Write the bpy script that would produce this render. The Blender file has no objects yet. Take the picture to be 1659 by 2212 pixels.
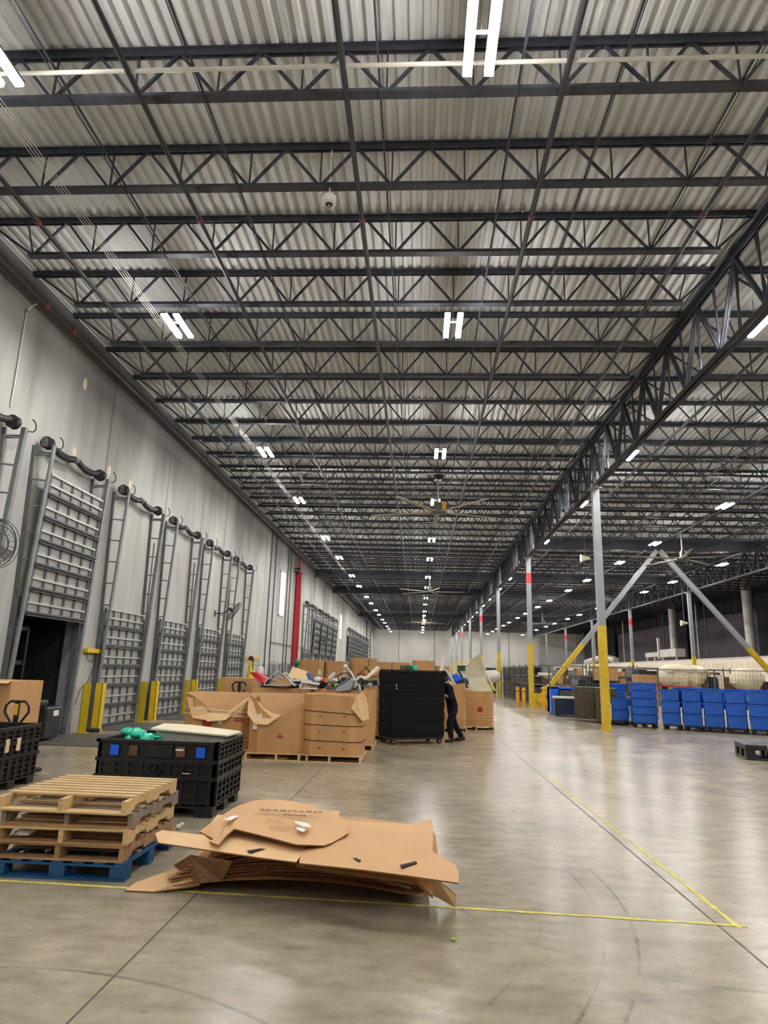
import bpy, bmesh, math, random
from mathutils import Vector, Matrix
rnd = random.Random(7)
S = bpy.context.scene
COL = S.collection
PI = math.pi
# ------------------------------------------------------------------ camera
FPX, CX, CY, CAMZ = 1430.0, 829.5, 1106.0, 1.8
RV = Vector((0.99835391, 0.05071219, 0.02679086)).normalized()
UV = Vector((-0.01421073, -0.23383001, 0.97217364)).normalized()
FV = Vector((-0.05556556, 0.97095407, 0.23272444)).normalized()
cd = bpy.data.cameras.new('camera'); cam = bpy.data.objects.new('camera', cd); COL.objects.link(cam)
cd.sensor_fit = 'HORIZONTAL'; cd.sensor_width = 36.0; cd.lens = 36.0*FPX/1659.0
cd.clip_start = 0.05; cd.clip_end = 400
m3 = Matrix((RV, UV, -FV)).transposed()
cam.matrix_world = Matrix.Translation((0, 0, CAMZ)) @ m3.to_4x4()
S.camera = cam
# ------------------------------------------------------------------ world, exposure, light strengths
w = bpy.data.worlds.new('daylight'); S.world = w; w.use_nodes = True
w.node_tree.nodes['Background'].inputs[0].default_value = (0.85, 0.92, 1.0, 1)
w.node_tree.nodes['Background'].inputs[1].default_value = 2.0
S.view_settings.view_transform = 'Standard'; S.view_settings.look = 'None'
S.view_settings.gamma = 1.0; S.view_settings.use_curve_mapping = False
S.view_settings.exposure = 1.38
TUBE = 84.0
S.cycles.use_denoising = True
S.cycles.max_bounces = 5; S.cycles.diffuse_bounces = 4; S.cycles.glossy_bounces = 2
S.cycles.transmission_bounces = 2; S.cycles.transparent_max_bounces = 4
S.cycles.sample_clamp_indirect = 6.0; S.cycles.caustics_reflective = False; S.cycles.caustics_refractive = False
# ------------------------------------------------------------------ main dimensions
W, G, G2, XR = -9.05, 6.45, 21.8, 32.5     # left wall, first girder line, second girder line, right wall
DECK, JB = 10.566, 9.735                    # joist top, joist bottom
BAY, Y0C = 15.45, 24.1                      # column bay along y, first visible column
YN, YF = -16.0, 135.0

def at(x, y, axis=2, val=0.0):
    """point of the place seen at photo pixel (x, y) on the plane axis = val"""
    d = RV*((x-CX)/FPX) - UV*((y-CY)/FPX) + FV
    c = Vector((0, 0, CAMZ)); t = (val-c[axis])/d[axis]
    return c+d*t

# ------------------------------------------------------------------ materials
def lin(c):
    return tuple(((v/255.0)/12.92 if v/255.0 <= 0.04045 else ((v/255.0+0.055)/1.055)**2.4) for v in c)
def mat(name, col, rough=0.6, metal=0.0, var=0.15, scale=6.0, bump=0.0, spec=0.5, stretch=(1, 1, 1), coat=0.0):
    m = bpy.data.materials.new(name); m.use_nodes = True; nt = m.node_tree; b = nt.nodes['Principled BSDF']
    b.inputs['Roughness'].default_value = rough; b.inputs['Metallic'].default_value = metal
    b.inputs['Specular IOR Level'].default_value = spec; b.inputs['Coat Weight'].default_value = coat
    tc = nt.nodes.new('ShaderNodeTexCoord'); mp = nt.nodes.new('ShaderNodeMapping'); mp.inputs['Scale'].default_value = stretch
    nz = nt.nodes.new('ShaderNodeTexNoise'); nz.inputs['Scale'].default_value = scale; nz.inputs['Detail'].default_value = 4
    nt.links.new(tc.outputs['Object'], mp.inputs[0]); nt.links.new(mp.outputs[0], nz.inputs['Vector'])
    rp = nt.nodes.new('ShaderNodeValToRGB'); e = rp.color_ramp.elements
    e[0].position = 0.3; e[1].position = 0.7
    e[0].color = tuple(max(0, v*(1-var)) for v in col)+(1,); e[1].color = tuple(min(1, v*(1+var)) for v in col)+(1,)
    nt.links.new(nz.outputs['Fac'], rp.inputs[0]); nt.links.new(rp.outputs[0], b.inputs['Base Color'])
    if bump:
        bp = nt.nodes.new('ShaderNodeBump'); bp.inputs['Strength'].default_value = bump; bp.inputs['Distance'].default_value = 0.02
        nt.links.new(nz.outputs['Fac'], bp.inputs['Height']); nt.links.new(bp.outputs[0], b.inputs['Normal'])
    m.diffuse_color = tuple(col)+(1,)
    return m
def emit(name, col, st):
    m = bpy.data.materials.new(name); m.use_nodes = True; nt = m.node_tree
    for n in list(nt.nodes): nt.nodes.remove(n)
    o = nt.nodes.new('ShaderNodeOutputMaterial'); e = nt.nodes.new('ShaderNodeEmission')
    e.inputs[0].default_value = tuple(col)+(1,); e.inputs[1].default_value = st
    nt.links.new(e.outputs[0], o.inputs[0]); return m

M = dict(
 steel=mat('dark_painted_steel', (0.040, 0.044, 0.060), 0.55, 0.0, 0.25, 8),
 deck=mat('light_roof_deck', (0.64, 0.655, 0.66), 0.6, 0, 0.10, 1.2, stretch=(3, .3, 1)),
 galv=mat('galvanised_steel', (0.21, 0.225, 0.235), 0.5, 0.35, 0.15, 5),
 galvd=mat('dull_grey_steel', (0.13, 0.14, 0.145), 0.55, 0.3, 0.2, 5),
 skin=mat('pale_door_panel', (0.40, 0.40, 0.38), 0.55, 0.1, 0.12, 4, stretch=(1, 1, 14)),
 rail=mat('bright_rail', (0.50, 0.50, 0.49), 0.4, 0.4, 0.1, 5),
 yellow=mat('safety_yellow', (0.72, 0.50, 0.015), 0.45, 0, 0.10, 3),
 yellowd=mat('scuffed_yellow', (0.66, 0.46, 0.02), 0.5, 0, 0.12, 5),
 orange=mat('safety_orange_yellow', (0.75, 0.36, 0.02), 0.5, 0, 0.1, 4),
 colgrey=mat('grey_column_paint', (0.30, 0.32, 0.33), 0.5, 0, 0.08, 2),
 redp=mat('red_paint', (0.50, 0.025, 0.04), 0.4, 0, 0.12, 4),
 red=mat('red_band', (0.70, 0.04, 0.05), 0.5, 0, 0.05, 4),
 card=mat('cardboard', (0.54, 0.30, 0.125), 0.8, 0, 0.10, 3, stretch=(1, 1, .5)),
 cardl=mat('cardboard_inner', (0.74, 0.49, 0.26), 0.8, 0, 0.06, 3),
 cardt=mat('cardboard_sheet', (0.62, 0.375, 0.185), 0.75, 0, 0.05, 1.5),
 cardd=mat('cardboard_edge', (0.20, 0.10, 0.045), 0.9, 0, 0.4, 22, stretch=(1, 1, 6)),
 wood=mat('pale_pine', (0.62, 0.43, 0.21), 0.7, 0, 0.18, 5, stretch=(.6, 6, 6)),
 wood2=mat('brown_worn_wood', (0.36, 0.21, 0.10), 0.75, 0, 0.3, 5, stretch=(.6, 6, 6)),
 woodg=mat('grey_weathered_wood', (0.26, 0.20, 0.155), 0.8, 0, 0.3, 5, stretch=(.6, 6, 6)),
 bluew=mat('blue_painted_wood', (0.008, 0.075, 0.21), 0.6, 0, 0.35, 6, stretch=(.8, 5, 5)),
 black=mat('black_plastic', (0.012, 0.013, 0.014), 0.38, 0, 0.2, 8),
 blackc=mat('black_quilted_fabric', (0.004, 0.004, 0.006), 0.8, 0, 0.2, 12, 0.2, spec=.25),
 rubber=mat('black_rubber', (0.015, 0.015, 0.015), 0.7, 0, 0.2, 8),
 grey=mat('grey_plastic', (0.22, 0.23, 0.25), 0.5, 0, 0.1, 5),
 white=mat('white_plastic', (0.75, 0.75, 0.73), 0.4, 0, 0.05, 5),
 cream=mat('cream_foam', (0.78, 0.70, 0.52), 0.7, 0, 0.08, 5),
 blue=mat('blue_cart_plastic', (0.010, 0.10, 0.50), 0.35, 0, 0.12, 3),
 blue2=mat('blue_plastic_bright', (0.01, 0.12, 0.75), 0.35, 0, 0.1, 3),
 navy=mat('navy_plastic', (0.010, 0.020, 0.05), 0.4, 0, 0.2, 4),
 navyc=mat('navy_work_clothes', (0.006, 0.007, 0.016), 0.9, 0, 0.2, 12, 0.1, spec=.25),
 olive=mat('olive_brown_plastic', (0.095, 0.085, 0.05), 0.6, 0, 0.15, 6),
 teal=mat('teal_film', (0.02, 0.55, 0.36), 0.25, 0, 0.35, 12, 0.4),
 lime=mat('lime_fabric', (0.45, 0.70, 0.03), 0.8, 0, 0.1, 6),
 green=mat('green_plastic', (0.01, 0.22, 0.08), 0.5, 0, 0.1, 6),
 dgreen=mat('dark_green_plastic', (0.01, 0.07, 0.04), 0.5, 0, 0.1, 6),
 skinp=mat('person_skin', (0.42, 0.19, 0.10), 0.55, 0, 0.06, 8),
 beige=mat('beige_board', (0.52, 0.46, 0.32), 0.8, 0, 0.1, 2),
 bag=mat('cream_plastic_bag', (0.80, 0.70, 0.50), 0.4, 0, 0.15, 2, 0.3),
 conv=mat('cream_conveyor_housing', (0.85, 0.78, 0.64), 0.5, 0, 0.05, 2),
 tan=mat('tan_stripe', (0.80, 0.60, 0.40), 0.6, 0, 0.1, 4),
 wallb=mat('pale_concrete_back_wall', (0.62, 0.61, 0.58), 0.8, 0, 0.12, .35, stretch=(1, 1, .5)),
 redd=mat('dull_red_coupling', (0.16, 0.03, 0.03), 0.6, 0, 0.2, 5),
 dwall=mat('dark_purple_grey_wall', (0.115, 0.095, 0.115), 0.8, 0, 0.15, 0.4),
 blackw=mat('black_wall_sheet', (0.012, 0.012, 0.017), 0.85, 0, 0.3, 1.0),
 duct=mat('pale_duct', (0.62, 0.58, 0.56), 0.4, 0.2, 0.15, 1.5),
 pipe=mat('dark_sprinkler_pipe', (0.028, 0.026, 0.032), 0.5, 0, 0.2, 4),
 conduit=mat('pale_conduit', (0.55, 0.53, 0.48), 0.4, 0.2, 0.1, 4),
 slate=mat('slate_blue_fabric', (0.09, 0.13, 0.27), 0.8, 0, 0.15, 6),
 bone=mat('fan_blade_paint', (0.42, 0.38, 0.30), 0.5, 0, 0.08, 4),
 label=mat('white_paper_label', (0.80, 0.80, 0.78), 0.6, 0, 0.03, 9),
 ink=mat('dark_print_ink', (0.07, 0.05, 0.05), 0.8, 0, 0.05, 9),
 redink=mat('red_print_ink', (0.42, 0.03, 0.03), 0.8, 0, 0.1, 9),
 tape=mat('worn_yellow_tape', (0.66, 0.60, 0.13), 0.7, 0, 0.25, 14),
 joint=mat('dark_joint_sealant', (0.10, 0.085, 0.075), 0.8, 0, 0.25, 9),
 plate=mat('grey_dock_plate', (0.12, 0.115, 0.105), 0.5, 0.2, 0.2, 3),
 brown=mat('brown_plastic', (0.12, 0.06, 0.035), 0.6, 0, 0.2, 5),
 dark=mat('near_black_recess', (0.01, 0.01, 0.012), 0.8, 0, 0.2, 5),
 tube=emit('lit_lamp_tube', (1.0, 0.965, 0.93), TUBE),
 winlit=emit('daylit_translucent_panel', (1.0, 0.84, 0.90), 1.1),
 lampw=emit('lit_wall_lamp', (1.0, 0.97, 0.9), 5.0),
)

def floor_material():
    m = bpy.data.materials.new('polished_concrete_floor'); m.use_nodes = True; nt = m.node_tree; b = nt.nodes['Principled BSDF']
    N = nt.nodes.new; L = nt.links.new
    tc = N('ShaderNodeTexCoord')
    def noise(sc, det, st=(1, 1, 1), r=.55):
        mp = N('ShaderNodeMapping'); mp.inputs['Scale'].default_value = st; L(tc.outputs['Object'], mp.inputs[0])
        n = N('ShaderNodeTexNoise'); n.inputs['Scale'].default_value = sc; n.inputs['Detail'].default_value = det; n.inputs['Roughness'].default_value = r
        L(mp.outputs[0], n.inputs['Vector']); return n.outputs['Fac']
    def ramp(f, p0, p1, c0, c1):
        r = N('ShaderNodeValToRGB'); e = r.color_ramp.elements; e[0].position = p0; e[1].position = p1; e[0].color = c0+(1,); e[1].color = c1+(1,)
        L(f, r.inputs[0]); return r.outputs[0]
    def mul(a, b_, f=1.0):
        x = N('ShaderNodeMix'); x.data_type = 'RGBA'; x.blend_type = 'MULTIPLY'; x.inputs[0].default_value = f
        L(a, x.inputs[6]); L(b_, x.inputs[7]); return x.outputs[2]
    c = ramp(noise(0.55, 5), .3, .72, (0.285, 0.245, 0.180), (0.440, 0.385, 0.290))
    c = mul(c, ramp(noise(3.2, 8, (1, 1.8, 1), .65), .30, .62, (0.70, 0.69, 0.68), (1.06, 1.055, 1.04)))
    c = mul(c, ramp(noise(22, 4), .28, .42, (0.82, 0.81, 0.79), (1.0, 1.0, 1.0)))
    # tyre marks: arcs through three floor points
    def circ(p, q, r):
        ax, ay, bx, by, cx_, cy_ = p[0], p[1], q[0], q[1], r[0], r[1]
        d = 2*(ax*(by-cy_)+bx*(cy_-ay)+cx_*(ay-by))
        ux = ((ax*ax+ay*ay)*(by-cy_)+(bx*bx+by*by)*(cy_-ay)+(cx_*cx_+cy_*cy_)*(ay-by))/d
        uy = ((ax*ax+ay*ay)*(cx_-bx)+(bx*bx+by*by)*(ax-cx_)+(cx_*cx_+cy_*cy_)*(bx-ax))/d
        return ux, uy, math.hypot(ax-ux, ay-uy)
    brk = noise(1.3, 6, (1, 1, 1), .7)
    def arc(p, q, r, wd, dk, lo, hi):
        ux, uy, R = circ(p, q, r)
        s = N('ShaderNodeVectorMath'); s.operation = 'DISTANCE'; L(tc.outputs['Object'], s.inputs[0]); s.inputs[1].default_value = (ux, uy, 0)
        a = N('ShaderNodeMath'); a.operation = 'SUBTRACT'; L(s.outputs['Value'], a.inputs[0]); a.inputs[1].default_value = R
        k = N('ShaderNodeMath'); k.operation = 'ABSOLUTE'; L(a.outputs[0], k.inputs[0])
        mr = N('ShaderNodeMapRange'); mr.inputs['From Min'].default_value = wd*.3; mr.inputs['From Max'].default_value = wd
        mr.inputs['To Min'].default_value = dk; mr.inputs['To Max'].default_value = 0; L(k.outputs[0], mr.inputs['Value'])
        bm_ = N('ShaderNodeMapRange'); bm_.inputs['From Min'].default_value = lo+.07; bm_.inputs['From Max'].default_value = hi+.12; L(brk, bm_.inputs['Value'])
        mm = N('ShaderNodeMath'); mm.operation = 'MULTIPLY'; L(mr.outputs[0], mm.inputs[0]); L(bm_.outputs[0], mm.inputs[1])
        return mm.outputs[0]
    tot = None
    for p, q, r, wd, dk, lo, hi in (((-2.49, 4.40), (-1.76, 4.36), (-1.08, 4.12), .022, .5, .25, .45), ((-2.2, 4.25), (-1.6, 4.2), (-.9, 3.95), .03, .3, .4, .6),
            ((1.465, 6.446), (1.385, 5.573), (1.19, 4.837), .018, .55, .35, .5), ((1.679, 6.12), (1.501, 5.089), (1.207, 4.304), .02, .6, .35, .5),
            ((1.03, 6.14), (.83, 5.156), (.6, 4.6), .02, .35, .4, .6), ((2.3, 5.3), (2.1, 4.4), (1.8, 3.8), .02, .4, .4, .6),
            ((2.6, 4.9), (2.4, 4.3), (2.0, 3.6), .02, .4, .4, .6), ((.4, 5.7), (1.0, 5.0), (2.1, 4.6), .03, .22, .3, .5),
            ((3.2, 13), (1.0, 16), (-2.5, 17), .05, .25, .4, .6), ((5, 9), (2.2, 13), (1.2, 19), .05, .22, .4, .6), ((-4.2, 7.6), (-1.2, 9), (2.2, 8.4), .04, .2, .4, .6)):
        a = arc(p, q, r, wd, dk, lo, hi)
        if tot is None: tot = a
        else:
            x = N('ShaderNodeMath'); x.operation = 'MAXIMUM'; L(tot, x.inputs[0]); L(a, x.inputs[1]); tot = x.outputs[0]
    mx = N('ShaderNodeMix'); mx.data_type = 'RGBA'; L(tot, mx.inputs[0]); L(c, mx.inputs[6]); mx.inputs[7].default_value = (0.035, 0.03, 0.027, 1)
    L(mx.outputs[2], b.inputs['Base Color'])
    rr = N('ShaderNodeMapRange'); L(noise(1.1, 6), rr.inputs['Value']); rr.inputs['To Min'].default_value = .18; rr.inputs['To Max'].default_value = .31
    L(rr.outputs[0], b.inputs['Roughness']); b.inputs['Specular IOR Level'].default_value = 0.22
    return m
M['floor'] = floor_material()
def wall_material():
    m = bpy.data.materials.new('concrete_tilt_up_wall'); m.use_nodes = True; nt = m.node_tree; b = nt.nodes['Principled BSDF']
    N = nt.nodes.new; L = nt.links.new; tc = N('ShaderNodeTexCoord')
    def nz(sc, st, det=5):
        mp = N('ShaderNodeMapping'); mp.inputs['Scale'].default_value = st; L(tc.outputs['Object'], mp.inputs[0])
        n = N('ShaderNodeTexNoise'); n.inputs['Scale'].default_value = sc; n.inputs['Detail'].default_value = det; L(mp.outputs[0], n.inputs['Vector']); return n.outputs['Fac']
    def rp(f, a, c, c0, c1):
        r = N('ShaderNodeValToRGB'); e = r.color_ramp.elements; e[0].position = a; e[1].position = c; e[0].color = c0+(1,); e[1].color = c1+(1,); L(f, r.inputs[0]); return r.outputs[0]
    c = rp(nz(.5, (1, 1, .6)), .3, .7, (0.42, 0.42, 0.40), (0.55, 0.55, 0.52))
    d = rp(nz(2.2, (1, 1, .12), 7), .25, .55, (0.80, 0.79, 0.77), (1.03, 1.03, 1.02))
    x = N('ShaderNodeMix'); x.data_type = 'RGBA'; x.blend_type = 'MULTIPLY'; x.inputs[0].default_value = 1; L(c, x.inputs[6]); L(d, x.inputs[7])
    # darker tone towards the top metres of the panels, uneven lower edge
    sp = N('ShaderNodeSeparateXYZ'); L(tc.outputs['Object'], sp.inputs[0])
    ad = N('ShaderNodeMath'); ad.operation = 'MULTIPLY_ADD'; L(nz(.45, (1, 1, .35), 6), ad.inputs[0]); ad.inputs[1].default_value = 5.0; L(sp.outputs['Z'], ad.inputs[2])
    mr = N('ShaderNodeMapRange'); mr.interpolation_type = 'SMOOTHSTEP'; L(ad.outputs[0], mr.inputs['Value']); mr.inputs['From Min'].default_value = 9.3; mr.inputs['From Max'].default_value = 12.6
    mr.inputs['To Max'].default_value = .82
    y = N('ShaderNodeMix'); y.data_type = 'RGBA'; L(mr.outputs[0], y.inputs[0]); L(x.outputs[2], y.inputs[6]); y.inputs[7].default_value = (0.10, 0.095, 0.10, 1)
    L(y.outputs[2], b.inputs['Base Color']); b.inputs['Roughness'].default_value = .75
    return m
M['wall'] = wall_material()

# ------------------------------------------------------------------ mesh helpers
class MB:
    def __init__(s): s.v = []; s.f = []; s.m = []; s.mi = 0
    def add(s, vs, fs):
        n = len(s.v); s.v += [tuple(v) for v in vs]; s.f += [tuple(i+n for i in f) for f in fs]; s.m += [s.mi]*len(fs); return s
    def box(s, a, b):
        x0, y0, z0 = a; x1, y1, z1 = b
        return s.add([(x0, y0, z0), (x1, y0, z0), (x1, y1, z0), (x0, y1, z0), (x0, y0, z1), (x1, y0, z1), (x1, y1, z1), (x0, y1, z1)],
                     [(0, 3, 2, 1), (4, 5, 6, 7), (0, 1, 5, 4), (1, 2, 6, 5), (2, 3, 7, 6), (3, 0, 4, 7)])
    def cbox(s, c, d, rz=0.0, bev=0.0):
        x, y, z = c; hx, hy, hz = d[0]/2, d[1]/2, d[2]/2; cs, sn = math.cos(rz), math.sin(rz)
        vs = []
        for k in (-hz, hz):
            for i, j in ((-hx, -hy), (hx, -hy), (hx, hy), (-hx, hy)): vs.append((x+i*cs-j*sn, y+i*sn+j*cs, z+k))
        return s.add(vs, [(0, 3, 2, 1), (4, 5, 6, 7), (0, 1, 5, 4), (1, 2, 6, 5), (2, 3, 7, 6), (3, 0, 4, 7)])
    def bar(s, p, q, w_, h_=None, up=(0, 0, 1)):
        h_ = h_ or w_; p = Vector(p); q = Vector(q); d = (q-p).normalized(); u = Vector(up)
        if abs(d.dot(u)) > .98: u = Vector((0, 1, 0))
        a = d.cross(u).normalized()*(w_/2); b = a.cross(d).normalized()*(h_/2)
        vs = [p-a-b, p+a-b, p+a+b, p-a+b, q-a-b, q+a-b, q+a+b, q-a+b]
        return s.add(vs, [(0, 1, 2, 3), (7, 6, 5, 4), (1, 0, 4, 5), (2, 1, 5, 6), (3, 2, 6, 7), (0, 3, 7, 4)])
    def tube(s, pts, r, n=8, caps=True):
        pts = [Vector(p) for p in pts]; rings = []; base = len(s.v); vs = []; fs = []
        rs = r if isinstance(r, (list, tuple)) else [r]*len(pts)
        prev = None
        for i, p in enumerate(pts):
            d = (pts[min(i+1, len(pts)-1)]-pts[max(i-1, 0)]).normalized()
            if prev is None:
                u = Vector((0, 0, 1)) if abs(d.z) < .9 else Vector((0, 1, 0)); a = d.cross(u).normalized()
            else:
                a = (prev-d*prev.dot(d)).normalized()
            prev = a; b = d.cross(a)
            for k in range(n):
                t = 2*PI*k/n; vs.append(p+(a*math.cos(t)+b*math.sin(t))*rs[i])
        for i in range(len(pts)-1):
            for k in range(n): fs.append((i*n+k, i*n+(k+1) % n, (i+1)*n+(k+1) % n, (i+1)*n+k))
        if caps: fs.append(tuple(range(n))[::-1]); fs.append(tuple((len(pts)-1)*n+k for k in range(n)))
        return s.add(vs, fs)
    def lathe(s, c, prof, n=20, axis=2):
        vs = []; fs = []
        for r, h in prof:
            for k in range(n):
                t = 2*PI*k/n; v = [math.cos(t)*r, math.sin(t)*r, h]
                if axis == 0: v = [h, math.cos(t)*r, math.sin(t)*r]
                if axis == 1: v = [math.cos(t)*r, h, math.sin(t)*r]
                vs.append((c[0]+v[0], c[1]+v[1], c[2]+v[2]))
        for i in range(len(prof)-1):
            for k in range(n): fs.append((i*n+k, i*n+(k+1) % n, (i+1)*n+(k+1) % n, (i+1)*n+k))
        fs.append(tuple(range(n))[::-1]); fs.append(tuple((len(prof)-1)*n+k for k in range(n)))
        return s.add(vs, fs)
    def slab(s, pts, th):
        """polygon of 3D points (top), given thickness downward"""
        n = len(pts); p = [Vector(q) for q in pts]
        vs = p+[q-Vector((0, 0, th)) for q in p]
        fs = [tuple(range(n)), tuple(range(n, 2*n))[::-1]]+[(i, i+n, (i+1) % n+n, (i+1) % n) for i in range(n)]
        return s.add(vs, fs)
    def ball(s, c, r, n=12, sq=(1, 1, 1)):
        prof = [(math.sin(PI*i/8)*r+1e-4, -math.cos(PI*i/8)*r) for i in range(9)]
        k0 = len(s.v); s.lathe((0, 0, 0), prof, n)
        for i in range(k0, len(s.v)):
            v = s.v[i]; s.v[i] = (v[0]*sq[0]+c[0], v[1]*sq[1]+c[1], v[2]*sq[2]+c[2])
        return s
    def mesh(s, name, mats, smooth=False):
        me = bpy.data.meshes.new(name); me.from_pydata(s.v, [], s.f)
        for m in (mats if isinstance(mats, (list, tuple)) else [mats]): me.materials.append(M[m] if isinstance(m, str) else m)
        for p, i in zip(me.polygons, s.m): p.material_index = i; p.use_smooth = smooth
        bm = bmesh.new(); bm.from_mesh(me); bmesh.ops.recalc_face_normals(bm, faces=bm.faces); bm.to_mesh(me); bm.free()
        if smooth:
            try: me.set_sharp_from_angle(angle=math.radians(40))
            except Exception: pass
        me.update(); return me
    def build(s, name, mats, parent=None, smooth=False, bevel=0.0, **kw):
        o = bpy.data.objects.new(name, s.mesh(name, mats, smooth)); COL.objects.link(o)
        if parent: o.parent = parent
        if bevel:
            b = o.modifiers.new('bevel', 'BEVEL'); b.width = bevel; b.segments = 2; b.limit_method = 'ANGLE'
        for k, v in kw.items(): o[k] = v
        return o
def tag(o, label, cat, group=None):
    o['label'] = label; o['category'] = cat
    if group: o['group'] = group
    return o
def thing(name, label, cat, loc=(0, 0, 0), rz=0.0, group=None):
    o = bpy.data.objects.new(name, None); COL.objects.link(o); o.empty_display_size = .2
    o.location = loc; o.rotation_euler = (0, 0, rz); return tag(o, label, cat, group)
def struct(name, mb, m, **kw):
    o = mb.build(name, m, **kw); o['kind'] = 'structure'; return o
def dup(root, loc=None, rz=None, label=None, group=None, scale=None):
    def cp(o, par):
        c = o.copy(); COL.objects.link(c)
        if par: c.parent = par
        for ch in KIDS.get(o.name, None) or [x for x in o.children]: cp(ch, c)
        return c
    r = cp(root, None)
    if loc is not None: r.location = loc
    if rz is not None: r.rotation_euler = (0, 0, rz)
    if scale is not None: r.scale = scale
    if label: r['label'] = label
    if group: r['group'] = group
    return r
KIDS = {}
def freeze(root):                       # remember children once: object.children is slow in big scenes
    def rec(o):
        k = list(o.children); KIDS[o.name] = k
        for c in k: rec(c)
    rec(root)
ORD = ['nearest', 'second nearest', 'third nearest', 'fourth nearest', 'fifth nearest', 'sixth nearest', 'seventh nearest', 'eighth nearest', 'ninth nearest', 'tenth nearest', 'eleventh nearest', 'twelfth nearest']

# ================================================================== SETTING
b = MB(); b.box((W-.25, YN, -.3), (XR+.3, YF+.3, 0)); struct('floor', b, 'floor')
# left wall with the opening of the raised door
DY = [10.5, 14.5, 18.65, 22.75, 27.0, 31.15]; DW = 2.6          # dock doors, first group
b = MB(); OY0, OY1, OZ = 14.62, 17.25, 2.95
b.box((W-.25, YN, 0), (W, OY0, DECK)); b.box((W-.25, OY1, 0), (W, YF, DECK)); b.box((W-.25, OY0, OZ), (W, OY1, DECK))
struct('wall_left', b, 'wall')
b = MB(); b.box((W-.25, YF, 0), (XR+.3, YF+.3, DECK)); struct('wall_back', b, 'wallb')
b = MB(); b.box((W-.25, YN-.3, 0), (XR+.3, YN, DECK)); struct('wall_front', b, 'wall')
b = MB(); b.box((XR, YN, 0), (XR+.3, YF, DECK)); struct('wall_right', b, 'dwall')
# corrugated deck
b = MB(); per = .20; nper = int((XR+.3-W)/per)+1; prof = []
for i in range(nper):
    x = W+i*per; prof += [(x, 0), (x+.075, 0), (x+.095, .06), (x+.18, .06)]
prof.append((W+nper*per, 0)); n = len(prof)
vs = [(x, YN, DECK+.01+z) for x, z in prof]+[(x, YF+.3, DECK+.01+z) for x, z in prof]
b.add(vs, [(i, i+1, n+i+1, n+i) for i in range(n-1)])
b.box((W-.25, YN-.3, DECK+.14), (W+nper*per, YF+.3, DECK+.25))
struct('ceiling', b, 'deck')
# joints in floor and wall
k = 0
def trim(mb, m):
    global k; k += 1; return struct('trim_%d' % k, mb, m)
for x in (-1.77, 2.28, -6.0, 6.45, 14.1, 21.8):
    b = MB(); b.box((x-.007, YN, 0), (x+.007, YF, .0012)); trim(b, 'joint')
for y in (39.55, 55.0, 70.4):
    b = MB(); b.box((W, y-.006, 0), (XR, y+.006, .0010)); trim(b, 'joint')
wj = [8.6, 17.75, 22.4, 26.3, 29.65, 38.1, 41.9, 45.3, 50.0, 54.6, 59, 63.5, 68, 73.5, 78.5, 83, 90, 97, 104, 111, 118, 126]
for y in wj:
    b = MB(); b.box((W, y-.012, 3.5 if y < 37 else 0), (W+.006, y+.012, DECK)); trim(b, 'joint')
for x in (-4.0, 3.1, 10.4, 17.8, 25.0):
    b = MB(); b.box((x-.05, YF-.02, 0), (x+.05, YF, DECK-.5)); trim(b, 'joint')

# ================================================================== ROOF STEEL
def make_joist(x0, x1, label):
    t = thing('roof_joist', label, 'joist', (0, 0, 0))
    zt, zb = DECK-.012, JB
    b = MB(); b.box((x0+.02, -.085, zt-.012), (x1-.02, .085, zt)); b.box((x0+.02, -.045, zt-.10), (x1-.02, -.022, zt-.012)); b.box((x0+.02, .022, zt-.10), (x1-.02, .045, zt-.012))
    b.build('top_chord', 'steel', t)
    a0, a1 = x0+1.1, x1-.85
    b = MB(); b.box((a0, -.075, zb-.035), (a1, .075, zb-.024)); b.box((a0, -.045, zb-.024), (a1, -.022, zb+.05)); b.box((a0, .022, zb-.024), (a1, .045, zb+.05))
    b.build('bottom_chord', 'steel', t)
    b = MB(); s0, s1 = a0+.08, a1-.08; npan = 11; st = (s1-s0)/npan; T = zt-.05
    b.bar((x0+.12, 0, T), (s0, 0, zb), .04); b.bar((x1-.12, 0, T), (s1, 0, zb), .04)
    for i in range(npan):
        xa = s0+i*st; xm = xa+st/2; xb = xa+st
        b.bar((xa, 0, zb), (xm, 0, T), .042); b.bar((xm, 0, T), (xb, 0, zb), .042)
    for i in range(npan+1): b.bar((s0+i*st, 0, zb), (s0+i*st-(.22 if i == 0 else -.22 if i == npan else 0), 0, T), .026)
    b.build('web', 'steel', t); freeze(t); return t
JY = [7.70+1.84*i for i in range(69)]
spans = (('left bay', W, G, 'above the left bay by the dock wall'), ('middle bay', G, G2, 'above the bay right of the first column row'), ('right bay', G2, XR, 'above the far right bay beyond the second column row'))
for nm, x0, x1, wh in spans:
    j = make_joist(x0, x1, '')
    for i, y in enumerate(JY):
        if y > YF-.5: break
        o = j if i == 0 else dup(j)
        o.location = (0, y, 0)
        lo = 12 if nm == 'left bay' else 0
        o['label'] = ('dark steel roof joist over the %s, %s to the camera' % (nm, ORD[i])) if i < lo else ('dark steel roof joist over the left bay, beyond the twelfth one' if lo else 'dark steel roof joist over the %s' % nm)
        o['group'] = 'roof joists of the %s%s' % (nm, ', near ones' if i < lo else '')
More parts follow.
